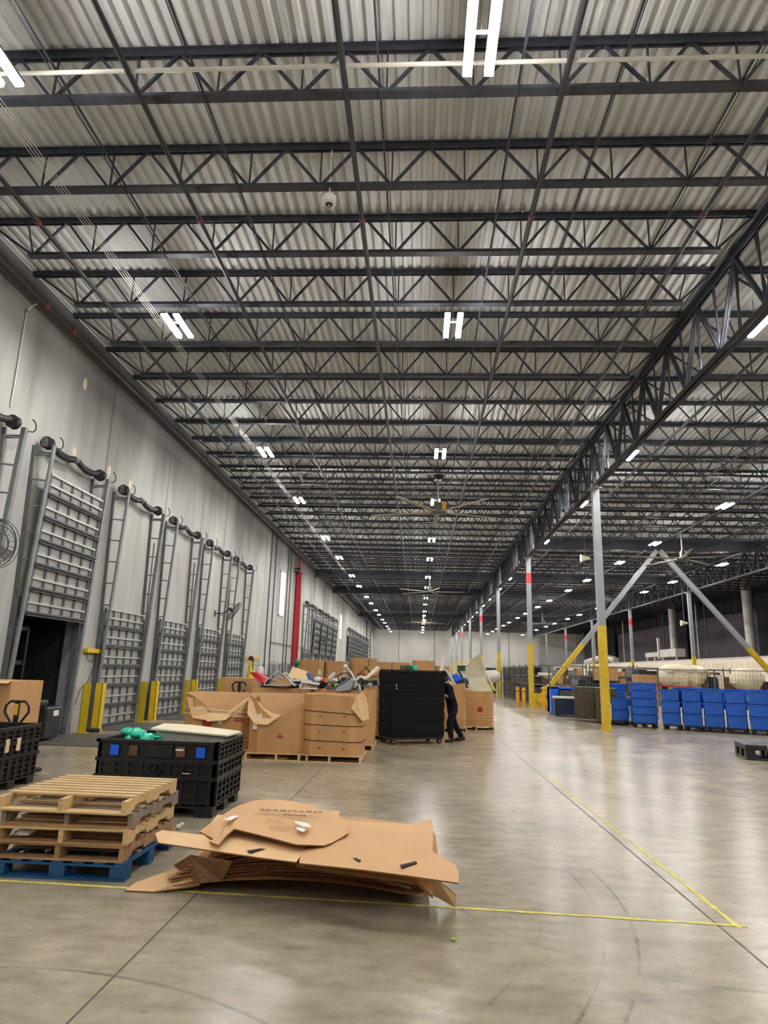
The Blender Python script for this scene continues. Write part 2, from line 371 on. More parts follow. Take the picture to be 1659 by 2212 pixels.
# girders between columns
CYS = [Y0C+BAY*i for i in range(-2, 8)]
def make_girder():
    t = thing('roof_girder', '', 'girder'); L_ = BAY
    zt, zl = DECK-.10, 8.62
    b = MB()
    for s in (-1, 1): b.box((s*.10-.07, .05, zt-.014), (s*.10+.07, L_-.05, zt)); b.box((s*.035-.008, .05, zt-.16), (s*.035+.008, L_-.05, zt-.014))
    b.build('top_chord', 'steel', t)
    b = MB()
    for s in (-1, 1): b.box((s*.09-.055, .35, zl), (s*.09+.055, L_-.35, zl+.012)); b.box((s*.035-.008, .35, zl+.012), (s*.035+.008, L_-.35, zl+.13))
    b.build('bottom_chord', 'steel', t)
    b = MB(); npn = 8; st = L_/npn/2
    for i in range(npn*2):
        ya, yb = i*st, (i+1)*st
        za, zb_ = (zt-.1, zl+.06) if i % 2 == 0 else (zl+.06, zt-.1)
        for s in (-.03, .03): b.bar((s, ya, za), (s, yb, zb_), .05, .05)
        b.bar((-.03, yb, zb_), (-.03, yb, zt-.1 if zb_ < 9.5 else zl+.06), .035); b.bar((.03, yb, zb_), (.03, yb+.2, zt-.1 if zb_ < 9.5 else zl+.06), .035)
    b.build('web', 'steel', t); freeze(t); return t
g = make_girder(); first = True
for xg, wn in ((G, 'on the first column row'), (G2, 'on the second column row')):
    for i, y in enumerate(CYS[:-1]):
        o = g if first else dup(g); first = False
        o.location = (xg, y, 0)
        o['label'] = 'dark truss girder %s, %s' % (wn, ['behind the camera', 'ending at the front column', 'between front and braced columns', 'just past the brace', 'second past the brace', 'third past the brace', 'fourth past the brace', 'fifth past the brace', 'last at the back wall'][i])
        o['group'] = 'truss girders along the column rows'
        if y+BAY > YF: o.scale = (1, (YF-y)/BAY, 1)
# deep cross beams
for i, (x0, x1, y, wn) in enumerate(((G, G2, 40.45, 'over the braced column row, middle bay'), (W, G, 55.5, 'over left bay, nearer one'), (G, G2, 55.5, 'over middle bay, second one'), (W, G, 67.3, 'over left bay, second one'), (G, G2, 69.0, 'over middle bay, third one'), (W, G, 97.3, 'over left bay, farthest one'), (G, G2, 99, 'over middle bay, farthest one'))):
    b = MB(); b.box((x0+.15, y-.1, 9.35), (x1-.15, y+.1, 9.37)); b.box((x0+.15, y-.1, 10.0), (x1-.15, y+.1, 10.02)); b.box((x0+.15, y-.012, 9.37), (x1-.15, y+.012, 10.0))
    tag(b.build('cross_beam', 'steel'), 'deep solid dark steel beam crossing the roof, '+wn, 'beam', 'deep cross beams')
# bridging rods, sprinkler pipes
for bx, bn in ((0, 'left bay'), (15.35, 'middle bay')):
    for i, x in enumerate((-5.15, -3.2, -.66, 1.27, 2.62, 4.31)):
        b = MB(); b.bar((x+bx, YN+6, JB+.055), (x+bx, YF-.1, JB+.055), .028, .028); b.bar((x+bx, YN+6, JB-.05), (x+bx, YF-.1, JB-.05), .012, .012)
        tag(b.build('bridging_rod', 'steel'), 'thin dark bridging angle running under the joists of the %s, %s from the left' % (bn, ['first', 'second', 'third', 'fourth', 'fifth', 'sixth'][i]), 'bridging', 'bridging lines under the roof')
    for i, x in enumerate((-7.07, -4.05, -1.12, 1.86, 4.8)):
        t = thing('sprinkler_pipe', 'dark sprinkler pipe with red couplings running deep along the %s, %s from the left' % (bn, ['first', 'second', 'third', 'fourth', 'fifth'][i]), 'pipe', (x+bx, 0, JB-.13), 0, 'sprinkler branch pipes')
        b = MB(); b.tube([(0, YN+6, 0), (0, YF-.1, 0)], .042, 8); b.build('pipe', 'pipe', t, True)
        for q in range(2):
            yq = 10.2+q*18.4
            b = MB(); b.lathe((0, yq, 0), [(.04, -.05), (.056, -.04), (.056, .04), (.04, .05)], 10, 1); b.build('coupling', 'redd', t, True, label='red pipe coupling')
# sprinkler main along the wall
t = thing('sprinkler_main', 'thick dark sprinkler main running along the top of the left concrete wall', 'pipe', (W+.28, 0, 9.85))
b = MB(); b.tube([(0, YN, 0), (0, YF-.2, 0)], .085, 12); b.build('pipe', 'pipe', t, True)
for y in (13.4, 14.6, 26, 38):
    b = MB(); b.lathe((0, y, 0), [(.08, -.07), (.11, -.06), (.11, .06), (.08, .07)], 12, 1); b.build('coupling', 'redd', t, True, label='red pipe coupling')
t = thing('wall_conduit', 'thin pale conduit dropping down the left wall from the sprinkler main', 'conduit', (W+.03, 13.15, 0))
b = MB(); b.tube([(0, 0, 7.2), (0, 0, 9.4), (.01, 0, 9.55), (.08, .02, 9.66), (.2, .03, 9.74)], .017, 8); b.build('pipe', 'conduit', t, True)
b = MB(); b.lathe((0, 0, 9.5), [(.02, 0), (.035, .01), (.035, .08), (.02, .09)], 10); b.build('fitting', 'galv', t, True)
b = MB(); b.tube([(-8.9, 7.15, 9.62), (XR-1, 7.15, 9.62)], .03, 8)
tag(b.build('overhead_conduit', 'conduit', smooth=True), 'pale conduit crossing the roof bay in front of the nearest joist', 'conduit')
b = MB()
for i in range(4): b.tube([(-6.1-.07*i, YN+8, 9.62+.02*i), (-6.1-.07*i, 60, 9.62+.02*i)], .006, 5)
tag(b.build('cable_bundle', 'conduit'), 'bundle of four thin pale cables strung lengthwise under the left bay roof', 'cable')

# ------------------------------------------------------------------ lamps
def make_lamp():
    t = thing('ceiling_light', '', 'light')
    b = MB(); [b.box((q*.135-.062, -.51, .045), (q*.135+.062, .51, .085)) for q in (-1, 1)]; b.box((-.16, -.02, .10), (.16, .02, .13)); [b.box((q*.135-.02, -.02, .08), (q*.135+.02, .02, .11)) for q in (-1, 1)]
    b.build('housing', 'galvd', t, bevel=.004)
    for s in (-1, 1):
        b = MB(); b.box((s*.135-.056, -.50, 0), (s*.135+.056, .50, .045)); b.build('lamp_tube', 'tube', t, label='lit white lamp tube')
    b = MB(); b.tube([(0, 0, .12), (0, 0, .62)], .008, 5)
    b.build('hanger', 'galvd', t); freeze(t); return t
lp = make_lamp(); first = True
LY = []
for i in range(-1, 9):
    LY += [6.37+15.45*i, 13.1+15.45*i]
for x, rn in ((-5.46, 'in the row nearest the dock wall'), (.64, 'in the middle row of the left bay'), (7.02, 'in the row right of the first columns'), (13.15, 'in the second row right of the columns'), (19.75, 'in the third row right of the columns')):
    c = 0
    for y in LY:
        if y > 133: continue
        o = lp if first else dup(lp); first = False
        o.location = (x, y, 9.1)
        vis = y > 5
        if vis: c += 1
        o['label'] = ('twin-tube ceiling light %s, %s' % (rn, ORD[c-1])) if vis and c <= 10 else ('twin-tube ceiling light %s, behind the camera' % rn if not vis else 'twin-tube ceiling light %s, at its far end' % rn)
        o['group'] = 'twin-tube ceiling lights '+rn

# ------------------------------------------------------------------ columns and braces
def column(x, y, label, band):
    t = thing('steel_column', label, 'column', (x, y, 0), 0, 'steel columns')
    h = .125
    b = MB(); b.box((-h, -h, 3.55), (h, h, 8.6)); b.box((-h-.08, -h-.08, 8.55), (h+.08, h+.08, 8.6)); b.build('shaft', 'colgrey', t)
    b = MB(); b.box((-h-.004, -h-.004, .0), (h+.004, h+.004, 3.55)); b.box((-h-.05, -h-.05, 0), (h+.05, h+.05, .03)); b.build('yellow_guard', 'yellowd', t, label='yellow painted lower shaft')
    b = MB(); b.box((-.05, -.1, 8.6), (.05, .1, 10.3)); b.build('cap', 'steel', t)
    if band: b = MB(); b.box((-h-.006, -h-.006, 7.05), (h+.006, h+.006, 7.65)); b.build('red_band', 'red', t, label='red painted band')
    return t
nms = ['front, beside the blue carts', 'with the brace foot', 'third back', 'fourth back', 'fifth back', 'sixth back', 'seventh back', 'eighth back']
for i, y in enumerate(CYS[2:]):
    if y < YF: column(G, y, 'grey steel column with yellow foot in the first row, '+nms[i], i in (1, 3, 5))
for i, y in enumerate(CYS[2:]):
    if 30 < y < YF: column(G2, y, 'grey yellow-footed steel column in the far right row, '+['', 'at the end of the brace', 'nearest one in view', 'fourth back', 'fifth back', 'sixth back', 'seventh back', 'eighth back'][i], i in (3, 5, 7))
for i, (p, q, nm) in enumerate((((G+.35, 39.55, .32), (14.0, 39.55, 9.15), 'rising right from the foot of the second column'), ((G2-.35, 39.55, .32), (14.2, 39.55, 9.15), 'rising left to meet its twin under the roof'))):
    p = Vector(p); q = Vector(q); mid = p.lerp(q, .37)
    t = thing('diagonal_brace', 'grey and yellow diagonal brace, '+nm, 'brace', p, 0, 'diagonal braces')
    b = MB(); b.bar(mid-p, q-p, .25, .25, (0, 1, 0)); b.build('upper_tube', 'colgrey', t)
    b = MB(); b.bar((0, 0, 0), mid-p, .254, .254, (0, 1, 0)); b.build('lower_tube', 'yellowd', t, label='yellow lower end')
    s = 1 if i == 0 else -1
    b = MB(); b.add([(-s*.22, -.02, -.32), (s*.75, -.02, -.32), (s*.75, -.02, .0), (s*.2, -.02, .45), (-s*.22, -.02, .45), (-s*.22, .02, -.32), (s*.75, .02, -.32), (s*.75, .02, .0), (s*.2, .02, .45), (-s*.22, .02, .45)],
        [(0, 1, 2, 3, 4), (9, 8, 7, 6, 5)]+[(i_, (i_+1) % 5, (i_+1) % 5+5, i_+5) for i_ in range(5)]); b.build('gusset_plate', 'yellowd', t)
    d = (q-p).normalized(); b = MB(); b.bar(q-p-d*.9, q-p-d*.2, .34, .03, (0, 0, 1)); b.build('end_plate', 'colgrey', t)

# ================================================================== DOCK DOORS
def make_door(h=3.3):
    """overhead door of panel sections standing in its own plane: x = out from wall, y = along, z = up"""
    t = thing('overhead_door', '', 'door')
    nsec = 6; sh = h/nsec
    for i in range(nsec):
        z0 = i*sh; z1 = z0+sh
        b = MB()
        b.box((0, 0, z0+.004), (.02, DW, z1-.004))
        for k_ in range(1, 7): b.box((.02, .02, z0+sh*k_/7-.006), (.026, DW-.02, z0+sh*k_/7+.006))
        s = b.build('panel_section', 'skin', t)
        b = MB()
        for k_ in range(6):
            yy = .03+(DW-.06)*k_/5; b.box((.02, yy-.035, z0+.01), (.06, yy+.035, z1-.01))
        b.build('stile', 'galvd', s)
        b = MB(); b.box((.03, 0, z0+.50*sh-.02), (.075, DW, z0+.50*sh+.025)); b.build('middle_rail', 'rail', s)
        if i < nsec:
            b = MB(); b.box((.02, -.02, z0-.005), (.115, DW+.02, z0+.055)); b.box((.10, -.02, z0-.02), (.115, DW+.02, z0+.09)); b.build('stiffener', 'galvd', s)
    b = MB(); b.box((.02, 0, h-.05), (.07, DW, h)); b.build('top_rail', 'rail', t)
    freeze(t); return t
LEAN = .042
def make_track():
    t = thing('door_track', '', 'track'); H_ = 6.74
    off = lambda z: .13+z*LEAN
    for s, y in ((-1, -.12), (1, DW+.12)):
        b = MB(); b.bar((.05, y, 2.6), (.05, y-.18, H_-.05), .07, .05); b.build('wall_post', 'galvd', t)
        b = MB(); b.bar((off(0), y, 0), (off(H_), y, H_), .05, .11, (0, 1, 0)); b.bar((off(0)-.03, y-s*.05, 0), (off(H_)-.03, y-s*.05, H_), .09, .012, (0, 1, 0)); b.build('front_post', 'galv', t)
        b = MB(); b.box((0, y-.045, 0), (.14, y+.045, 3.2)); b.build('jamb_angle', 'galvd', t)
        for i in range(6):
            z = 3.4+i*.62
            b = MB(); b.bar((.05, y-.18*(z-2.6)/4.1, z), (off(z), y, z), .035, .035); b.build('rung', 'galvd', t)
        b = MB(); b.box((0, y-.012, H_-.22), (off(H_), y+.012, H_-.16)); b.box((0, y-.05, H_-.25), (off(H_), y-.03, H_-.19)); b.build('top_bracket', 'galvd', t)
        pts = [(off(H_)+.02, y+.06, H_-.06)]+[(off(H_)+.04+.02*math.sin(a), y+.12+.14*math.sin(a), H_+.10-.14*math.cos(a)) for a in [PI*i/8 for i in range(9)]]
        b = MB(); b.tube(pts, .014, 6); b.build('lift_cable', 'rubber', t, True)
    freeze(t); return t
def make_spring():
    t = thing('torsion_spring_shaft', '', 'spring'); z = 0; n = 22
    def sag(y): u = (y+.1)/(DW+.2); return -.0*u
    b = MB(); b.tube([(0, -.18, 0), (0, DW+.18, 0)], .022, 8); b.build('shaft', 'galvd', t, True)
    for y in (-.02, DW+.02):
        b = MB(); b.lathe((0, y, 0), [(.06, -.08), (.15, -.07), (.12, -.03), (.12, .03), (.15, .07), (.06, .08)], 18, 1); b.build('cable_drum', 'pipe', t, True)
    for y0, y1 in ((.14, DW/2-.10), (DW/2+.10, DW-.14)):
        b = MB(); m_ = 26; pp = []; rr = []
        for i in range(m_+1):
            u = i/m_; pp.append((.0, y0+(y1-y0)*u, -.10*math.sin(PI*u))); rr.append(.066 if i % 2 else .082)
        b.tube(pp, rr, 12); b.build('spring', 'pipe', t, True)
    b = MB(); b.box((-.22, DW/2-.05, -.05), (.03, DW/2+.05, .05)); b.lathe((0, DW/2, 0), [(.05, -.05), (.085, -.04), (.085, .04), (.05, .05)], 12, 1); b.build('center_bracket', 'galv', t)
    b = MB(); b.box((-.06, -.16, -.12), (.05, -.10, .10)); b.build('bearing_plate', 'galvd', t); freeze(t); return t
D0, T0, S0 = make_door(), make_track(), make_spring()
def dock(y, lift, first, nm, grp):
    d = D0 if first else dup(D0); tr = T0 if first else dup(T0); sp = S0 if first else dup(S0)
    x = W+.07+lift*LEAN
    d.location = (x if lift else W+.055, y, lift+.04)
    d.rotation_euler = (0, math.atan(LEAN) if lift else .0, 0)
    d['label'] = ('raised ' if lift else 'closed ')+'sectional dock door with pale panels, '+nm; d['group'] = 'sectional dock doors '+grp
    tr.location = (W, y, 0); tr['label'] = 'tall ladder-like steel door track, '+nm; tr['group'] = 'door tracks '+grp
    sp.location = (W+.24, y-.1, 6.8); sp['label'] = 'dark torsion spring shaft high over the dock door, '+nm; sp['group'] = 'spring shafts '+grp
nn = ['at the left edge of the picture', 'above the open bay', 'first right of the open bay', 'second right of the open bay', 'third right of the open bay', 'last before the red riser']
for i, y in enumerate(DY): dock(y, 2.77 if i == 1 else 0, i == 0, nn[i], 'by the open bay')
G2Y = [51.8+4.15*i for i in range(5)]; G3Y = [84.0+4.15*i for i in range(8)]
for i, y in enumerate(G2Y): dock(y, 2.9 if i >= 1 else 0, False, 'beyond the red riser, '+ORD[i], 'beyond the red riser')
for i, y in enumerate(G3Y): dock(y, 2.9, False, 'in the farthest group, '+ORD[i], 'in the farthest group')
# dark side panel beside the raised door, and opening frame
b = MB(); b.box((W-.25, OY1-.02, 0), (W-.02, OY1+.0, OZ)); b.box((W-1.1, OY1+.02, 0), (W-.25, OY1+.08, OZ)); tag(b.build('dock_side_pad', 'grey'), 'grey vertical dock pad at the right side of the open bay', 'dock pad')
# trailer
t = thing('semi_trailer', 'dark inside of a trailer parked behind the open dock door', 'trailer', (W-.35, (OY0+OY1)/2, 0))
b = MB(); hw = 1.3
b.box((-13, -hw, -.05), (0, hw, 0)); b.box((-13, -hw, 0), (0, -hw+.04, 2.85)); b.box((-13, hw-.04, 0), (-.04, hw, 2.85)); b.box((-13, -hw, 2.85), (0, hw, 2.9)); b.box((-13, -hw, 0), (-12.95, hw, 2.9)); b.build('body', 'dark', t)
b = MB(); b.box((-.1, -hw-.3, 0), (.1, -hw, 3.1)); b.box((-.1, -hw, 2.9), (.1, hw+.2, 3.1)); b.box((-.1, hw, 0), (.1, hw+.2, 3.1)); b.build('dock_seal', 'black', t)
# pallet truck standing in the opening
t = thing('electric_pallet_truck', 'black electric pallet truck standing in the open dock bay', 'truck', (W+.1, 15.2, 0))
b = MB(); b.cbox((0, .55, .42), (.9, .7, .72)); b.cbox((.12, .35, .85), (.35, .4, .16)); b.build('body', 'black', t, bevel=.05)
b = MB()
for y in (.05, .62): b.box((-.62, y, .05), (-.52, y+.08, 2.55))
for z in (.9, 1.7, 2.5): b.box((-.62, .05, z), (-.54, .7, z+.1))
b.build('mast', 'black', t)
b = MB(); b.cbox((.46, .62, .62), (.01, .22, .12)); b.build('sticker', 'label', t, label='small pale sticker')
b = MB(); b.lathe((.1, .2, .1), [(.1, 0), (.1, .1)], 14, 1); b.lathe((.1, .9, .1), [(.1, -.1), (.1, 0)], 14, 1); b.build('wheel', 'rubber', t)
# dock plates
for i, (y, wn) in enumerate(((14.9, 'in front of the open bay'), (18.6, 'in front of the second dock door'), (22.7, 'in front of the third dock door'), (27, 'in front of the fourth dock door'))):
    t = thing('dock_plate', 'dark grey steel dock plate set on the floor '+wn, 'dock plate', (W, y, 0), 0, 'dock plates')
    b = MB(); b.box((.03, .05, 0), (2.05, 2.6, .018)); b.build('plate', 'plate', t)
    b = MB(); b.box((2.05, .03, 0), (2.10, 2.62, .012)); b.build('edge_strip', 'dark', t)
# yellow guards
for i, (y, wd, nm) in enumerate(((17.78, .09, 'thin one right of the open bay'), (18.45, .24, 'wide one left of the second dock door'), (21.5, .09, 'thin one right of the second dock door'), (22.35, .24, 'wide one left of the third dock door'), (25.6, .09, 'thin one right of the third dock door'), (26.4, .22, 'wide one left of the fourth dock door'), (29.9, .1, 'thin one right of the fourth dock door'), (30.7, .22, 'wide one left of the fifth dock door'), (33.9, .1, 'thin one right of the fifth dock door'))):
    b = MB(); b.box((W+.15, y, 0), (W+.36, y+.014, 1.25)); b.box((W+.15, y, 0), (W+.164, y+wd, 1.25)); b.box((W+.346, y, 0), (W+.36, y+wd, 1.25)) if wd > .2 else None; b.box((W+.12, y-.02, 0), (W+.4, y+wd+.02, .015))
    tag(b.build('track_guard', 'yellow'), 'yellow steel track guard at the wall, '+nm, 'guard', 'yellow track guards')
# yellow dock light and control cable
t = thing('dock_light', 'yellow dock light arm on the wall between the open bay and the next door', 'light', (W, 17.9, 2.1))
b = MB(); b.box((.02, -.1, -.05), (.14, .55, .07)); b.build('arm', 'yellow', t, bevel=.01)
b = MB(); b.lathe((.08, .55, 0), [(.04, 0), (.07, .02), (.08, .14)], 12, 1); b.build('lamp_head', 'yellow', t, True)
b = MB(); b.tube([(.08, .5, -.05), (.10, .45, -.35), (.10, .2, -.8), (.05, -.1, -1.05), (.03, -.2, -1.4)], .010, 6); b.build('cable', 'rubber', t, True)
b = MB(); b.tube([(.05, .05, -.05), (.05, .1, -.2), (.09, .3, -.3), (.08, .45, -.1)], .008, 6); b.build('cord', 'rubber', t, True)
for y, z in ((17.55, 2.0), (21.7, 1.2), (25.9, 1.2)):
    b = MB(); b.box((W, y, 0), (W+.03, y+.03, 7-z)); tag(b.build('wall_conduit', 'galvd'), 'grey conduit up the wall beside the dock door, %s' % ({17.55: 'left one by the open bay', 21.7: 'after the second door', 25.9: 'after the third door'}[y]), 'conduit')
b = MB(); b.lathe((W+.38, 18.15, .0), [(.16, 0), (.18, .02), (.18, .07), (.12, .09)], 16); tag(b.build('wheel_chock', 'rubber', smooth=True), 'flat black rubber chock on the floor at the foot of the yellow guard', 'chock')

# wall fans
def wall_fan(p, face, label, r=.42):
    t = thing('wall_fan', label, 'fan', p, 0, 'wall fans')
    F_ = Vector(face).normalized(); A = F_.cross(Vector((0, 0, 1))).normalized(); B = F_.cross(A)
    P = lambda u, v, d: A*u+B*v+F_*d
    b = MB()
    for rr, dd in ((r, 0), (r, .12), (r*.72, .16), (r*.42, .18), (r*.72, -.05), (r*.95, .06)):
        b.tube([P(math.cos(a)*rr, math.sin(a)*rr, dd) for a in [2*PI*i/24 for i in range(25)]], .008, 5, False)
    for i in range(20):
        a = 2*PI*i/20; b.tube([P(math.cos(a)*.06, math.sin(a)*.06, .19), P(math.cos(a)*r*.72, math.sin(a)*r*.72, .16), P(math.cos(a)*r, math.sin(a)*r, .06), P(math.cos(a)*r*.7, math.sin(a)*r*.7, -.05)], .004, 4, False)
    b.build('cage', 'pipe', t)
    b = MB()
    for i in range(3):
        a = 2*PI*i/3; b.add([P(math.cos(a)*.05, math.sin(a)*.05, .03), P(math.cos(a+.25)*r*.9, math.sin(a+.25)*r*.9, .02), P(math.cos(a+.85)*r*.85, math.sin(a+.85)*r*.85, .08), P(math.cos(a+1.0)*.07, math.sin(a+1.0)*.07, .06)], [(0, 1, 2, 3), (3, 2, 1, 0)])
    b.build('blade', 'grey', t)
    b = MB(); b.tube([P(0, 0, .08), P(0, 0, -.2)], .075, 12); b.build('motor', 'black', t, True)
    b = MB(); wx = W-p[0]; b.tube([P(0, 0, -.15), Vector((wx*.5, -.1, -.12)), Vector((wx+.03, -.15, -.15))], .025, 8); b.box((wx, -.25, -.28), (wx+.02, -.05, 0)); b.build('bracket', 'black', t, True)
wall_fan((W+.55, 12.55, 4.05), (.93, -.34, -.1), 'round wire-caged wall fan at the left edge beside the first dock track', .5)
wall_fan((W+.75, 29.3, 4.2), (.80, .25, -.55), 'black tilted wall fan between the fourth and fifth dock doors', .5)
wall_fan((W+.7, 58.8, 4.2), (.75, -.55, -.2), 'far wall fan beyond the red riser', .5)
# red riser
t = thing('sprinkler_riser', 'tall red riser guard with two red pipes against the left wall', 'riser', (W, 47.9, 0))
b = MB(); b.box((.03, -.2, 0), (.42, -.17, 8.6)); b.box((.03, .17, 0), (.42, .2, 8.6)); b.box((.03, -.2, 0), (.06, .2, 8.6)); b.box((.39, -.2, 0), (.42, -.08, 8.6)); b.box((.39, .08, 0), (.42, .2, 8.6)); b.build('channel', 'redp', t)
for y in (-.1, .12):
    b = MB(); b.tube([(.22, y, .1), (.22, y, 9.7)], .075, 12); b.build('pipe', 'redp', t, True)
b = MB(); b.box((.0, -.9, 8.55), (.4, -.3, 8.6)); b.box((.0, -.9, 8.8), (.4, -.3, 8.84)); b.bar((.2, -.9, 8.57), (.2, -.3, 8.82), .04); b.build('bracket', 'pipe', t)
# windows high on the wall
for i, (y0, y1, z0, z1, nm) in enumerate(((42.3, 43.9, 5.05, 7.95, ''), (75.5, 77.6, 5.1, 7.9, ''), (116, 118.6, 4.1, 5.0, ''))):
    b = MB(); b.box((W, y0, z0), (W+.06, y0+.08, z1)); b.box((W, y1-.08, z0), (W+.06, y1, z1)); b.box((W, y0, z1-.08), (W+.06, y1, z1)); b.box((W, y0, z0), (W+.06, y1, z0+.08))
    fr = struct('window_%d' % (i+1), b, 'rail')
    b = MB(); b.box((W+.01, y0+.08, z0+.08), (W+.03, y1-.08, z1-.08)); b.build('pane', 'winlit' if i < 2 else 'lampw', fr)
    b = MB()
    for q in range(int((z1-z0)/.14)): b.box((W+.03, y0+.02, z0+.1+q*.14), (W+.055, y0+.22, z0+.14+q*.14))
    b.build('louvre', 'galvd', fr)
for y, nm in ((40.6, 'left of the tall lit window'), (44.6, 'right of the tall lit window'), (45.6, 'just left of the red riser'), (39.3, 'after the fifth dock door')):
    b = MB(); b.tube([(W+.04, y, 0), (W+.04, y, 10.2)], .035, 6); tag(b.build('wall_pipe', 'galvd', smooth=True), 'grey vertical pipe on the left wall '+nm, 'pipe')
b = MB(); b.tube([(W+.07, 40.5, 3.3), (W+.07, 50.5, 3.3)], .03, 6); tag(b.build('horizontal_wall_pipe', 'galvd'), 'grey pipe running along the wall across the red riser', 'pipe')
b = MB(); b.box((W, 35.0, 2.12), (W+.05, 37.8, 2.38))
for q in range(6): b.box((W+.05, 35.2+q*.45, 2.2), (W+.12, 35.26+q*.45, 2.28))
tag(b.build('coat_rack', 'wood'), 'pale wooden peg board on the left wall after the last dock door', 'rack')
t = thing('safety_vest', 'black and lime safety vest with yellow straps hanging by the last dock door', 'vest', (W+.35, 34.9, 0))
b = MB(); b.slab([(-.05, -.30, 1.0), (.05, -.10, 1.0), (.08, -.05, 2.0), (.02, -.22, 2.2), (-.05, -.3, 2.1)], .04); b.tube([(0, -.28, 1.0), (.02, -.25, 1.6), (.03, -.2, 2.1)], [.14, .12, .08], 8); b.build('body', 'yellow', t, True)
b = MB(); b.tube([(.05, .05, 1.05), (.06, .06, 1.7), (.04, .0, 2.2), (.02, -.12, 2.3)], [.10, .11, .09, .05], 8); b.build('panel', 'lime', t, True)
b = MB(); b.ball((.02, -.1, 2.2), .16, 10); b.tube([(.08, -.02, 1.7), (.06, -.1, 2.2)], [.05, .09], 8); b.build('collar', 'black', t, True)
# wire racks by wall
for i, (y, nm) in enumerate(((36.2, 'first'), (38.9, 'second'), (41.6, 'third'), (44.3, 'fourth'))):
    t = thing('wire_rack', 'grey wire rack standing against the left wall, %s after the last dock door' % nm, 'rack', (W+.15, y, 0), 0, 'wire racks by the left wall')
    b = MB()
    for yy in (0, 2.4):
        for xx in (0, .9): b.bar((xx, yy, 0), (xx, yy, 2.0), .04)
    b.build('post', 'galvd', t)
    b = MB()
    for q in range(11): b.bar((.9, q*.24, .1), (.9, q*.24, 1.95+.1*(q % 3)), .018)
    for z in (.15, .75, 1.35, 1.9): b.bar((.9, 0, z), (.9, 2.4, z), .022); b.bar((0, 0, z), (0, 2.4, z), .022)
    b.build('wire_panel', 'galvd', t)
    b = MB()
    for z in (.15, .75, 1.35): b.box((0, 0, z), (.9, 2.4, z+.015))
    b.build('shelf', 'galvd', t)
# corner pilaster near back wall
t = thing('lattice_column', 'dark lattice steel column on the left wall near the back wall', 'column', (W+.1, 113.5, 0))
b = MB(); b.box((0, 0, 0), (.15, .3, 10.2)); b.build('post', 'steel', t)
b = MB(); b.box((.7, 0, 0), (.85, .3, 10.2)); b.build('outer_post', 'galvd', t)
b = MB()
for q in range(16): b.bar((.1, .15, q*.63), (.75, .15, (q+1)*.63), .08); b.bar((.1, .15, (q+1)*.63), (.75, .15, q*.63+.63), .06)
b.build('lacing', 'galvd', t)

# ------------------------------------------------------------------ hanging camera and big fans
cy_ = 9.54; pc = at(711, 438, 1, cy_)
t = thing('hanging_camera', 'small white round camera hanging on a rod below the roof joists', 'camera', (pc.x, cy_, pc.z))
b = MB(); b.lathe((0, 0, 0), [(.085, -.03), (.11, -.015), (.12, .03), (.12, .10), (.10, .12), (.03, .125)], 24); b.build('housing', 'white', t, True)
b = MB(); b.lathe((0, 0, -.055), [(.02, 0), (.055, .004), (.065, .03)], 20); b.build('lens', 'black', t, True, label='black lens')
b = MB(); b.lathe((0, 0, -.06), [(.01, -.004), (.028, .004)], 16); b.build('lens_ring', 'rail', t, True)
b = MB(); b.tube([(0, 0, .12), (-.005, 0, .8), (0, 0, DECK-pc.z)], .011, 8); b.build('rod', 'white', t, True)
b = MB(); b.tube([(0, 0, .5)]+[(.0+.14*math.sin(a), 0, .30+.2*math.cos(a)) for a in [PI*i/8 for i in range(9)]], .006, 6); b.tube([(-.11, 0, .06), (-.18, 0, .12), (-.17, 0, .2), (-.1, 0, .22)], .006, 6); b.build('cable', 'white', t, True)
def big_fan(p, label, rot, r=2.9):
    t = thing('ceiling_fan', label, 'fan', p, rot, 'large ceiling fans')
    for i in range(5):
        a = 2*PI*i/5; c, s = math.cos(a), math.sin(a); n_ = (-s, c)
        pts = []
        for u, wd in ((.25, .09), (r, .07)):
            pts += [(c*u+n_[0]*wd, s*u+n_[1]*wd, .012), (c*u-n_[0]*wd, s*u-n_[1]*wd, -.012)]
        b = MB(); b.add([pts[0], pts[1], pts[3], pts[2]]+[(q[0], q[1], q[2]-.025) for q in (pts[0], pts[1], pts[3], pts[2])], [(0, 1, 2, 3), (7, 6, 5, 4), (0, 4, 5, 1), (1, 5, 6, 2), (2, 6, 7, 3), (3, 7, 4, 0)]); b.build('blade', 'bone', t)
    b = MB(); b.lathe((0, 0, 0), [(.10, -.08), (.3, -.05), (.3, .03), (.16, .05), (.15, .35), (.10, .42)], 20); b.build('motor', 'galvd', t, True)
    b = MB(); b.tube([(0, 0, .4), (0, 0, 1.45)], .04, 10); b.build('down_rod', 'rail', t, True)
    b = MB(); b.cbox((0, 0, 1.5), (.3, .3, .25)); b.build('mount', 'pipe', t)
    b = MB(); b.cbox((.22, 0, .28), (.18, .22, .3)); b.build('control_box', 'orange', t)
for px, py, nm, rt, z in ((946, 1106, 'nearest, in the middle of the left bay', .35, 8.25), (928, 1278, 'second along the left bay', 1.2, 8.25), (915, 1345, 'farthest in the left bay', .3, 8.25), (1475, 1206, 'in the middle bay above the braces', .72, 8.25), (1172, 1347, 'far back in the middle bay', .9, 8.25)):
    big_fan(at(px, py, 2, z), 'large pale five-blade ceiling fan, '+nm, rt)
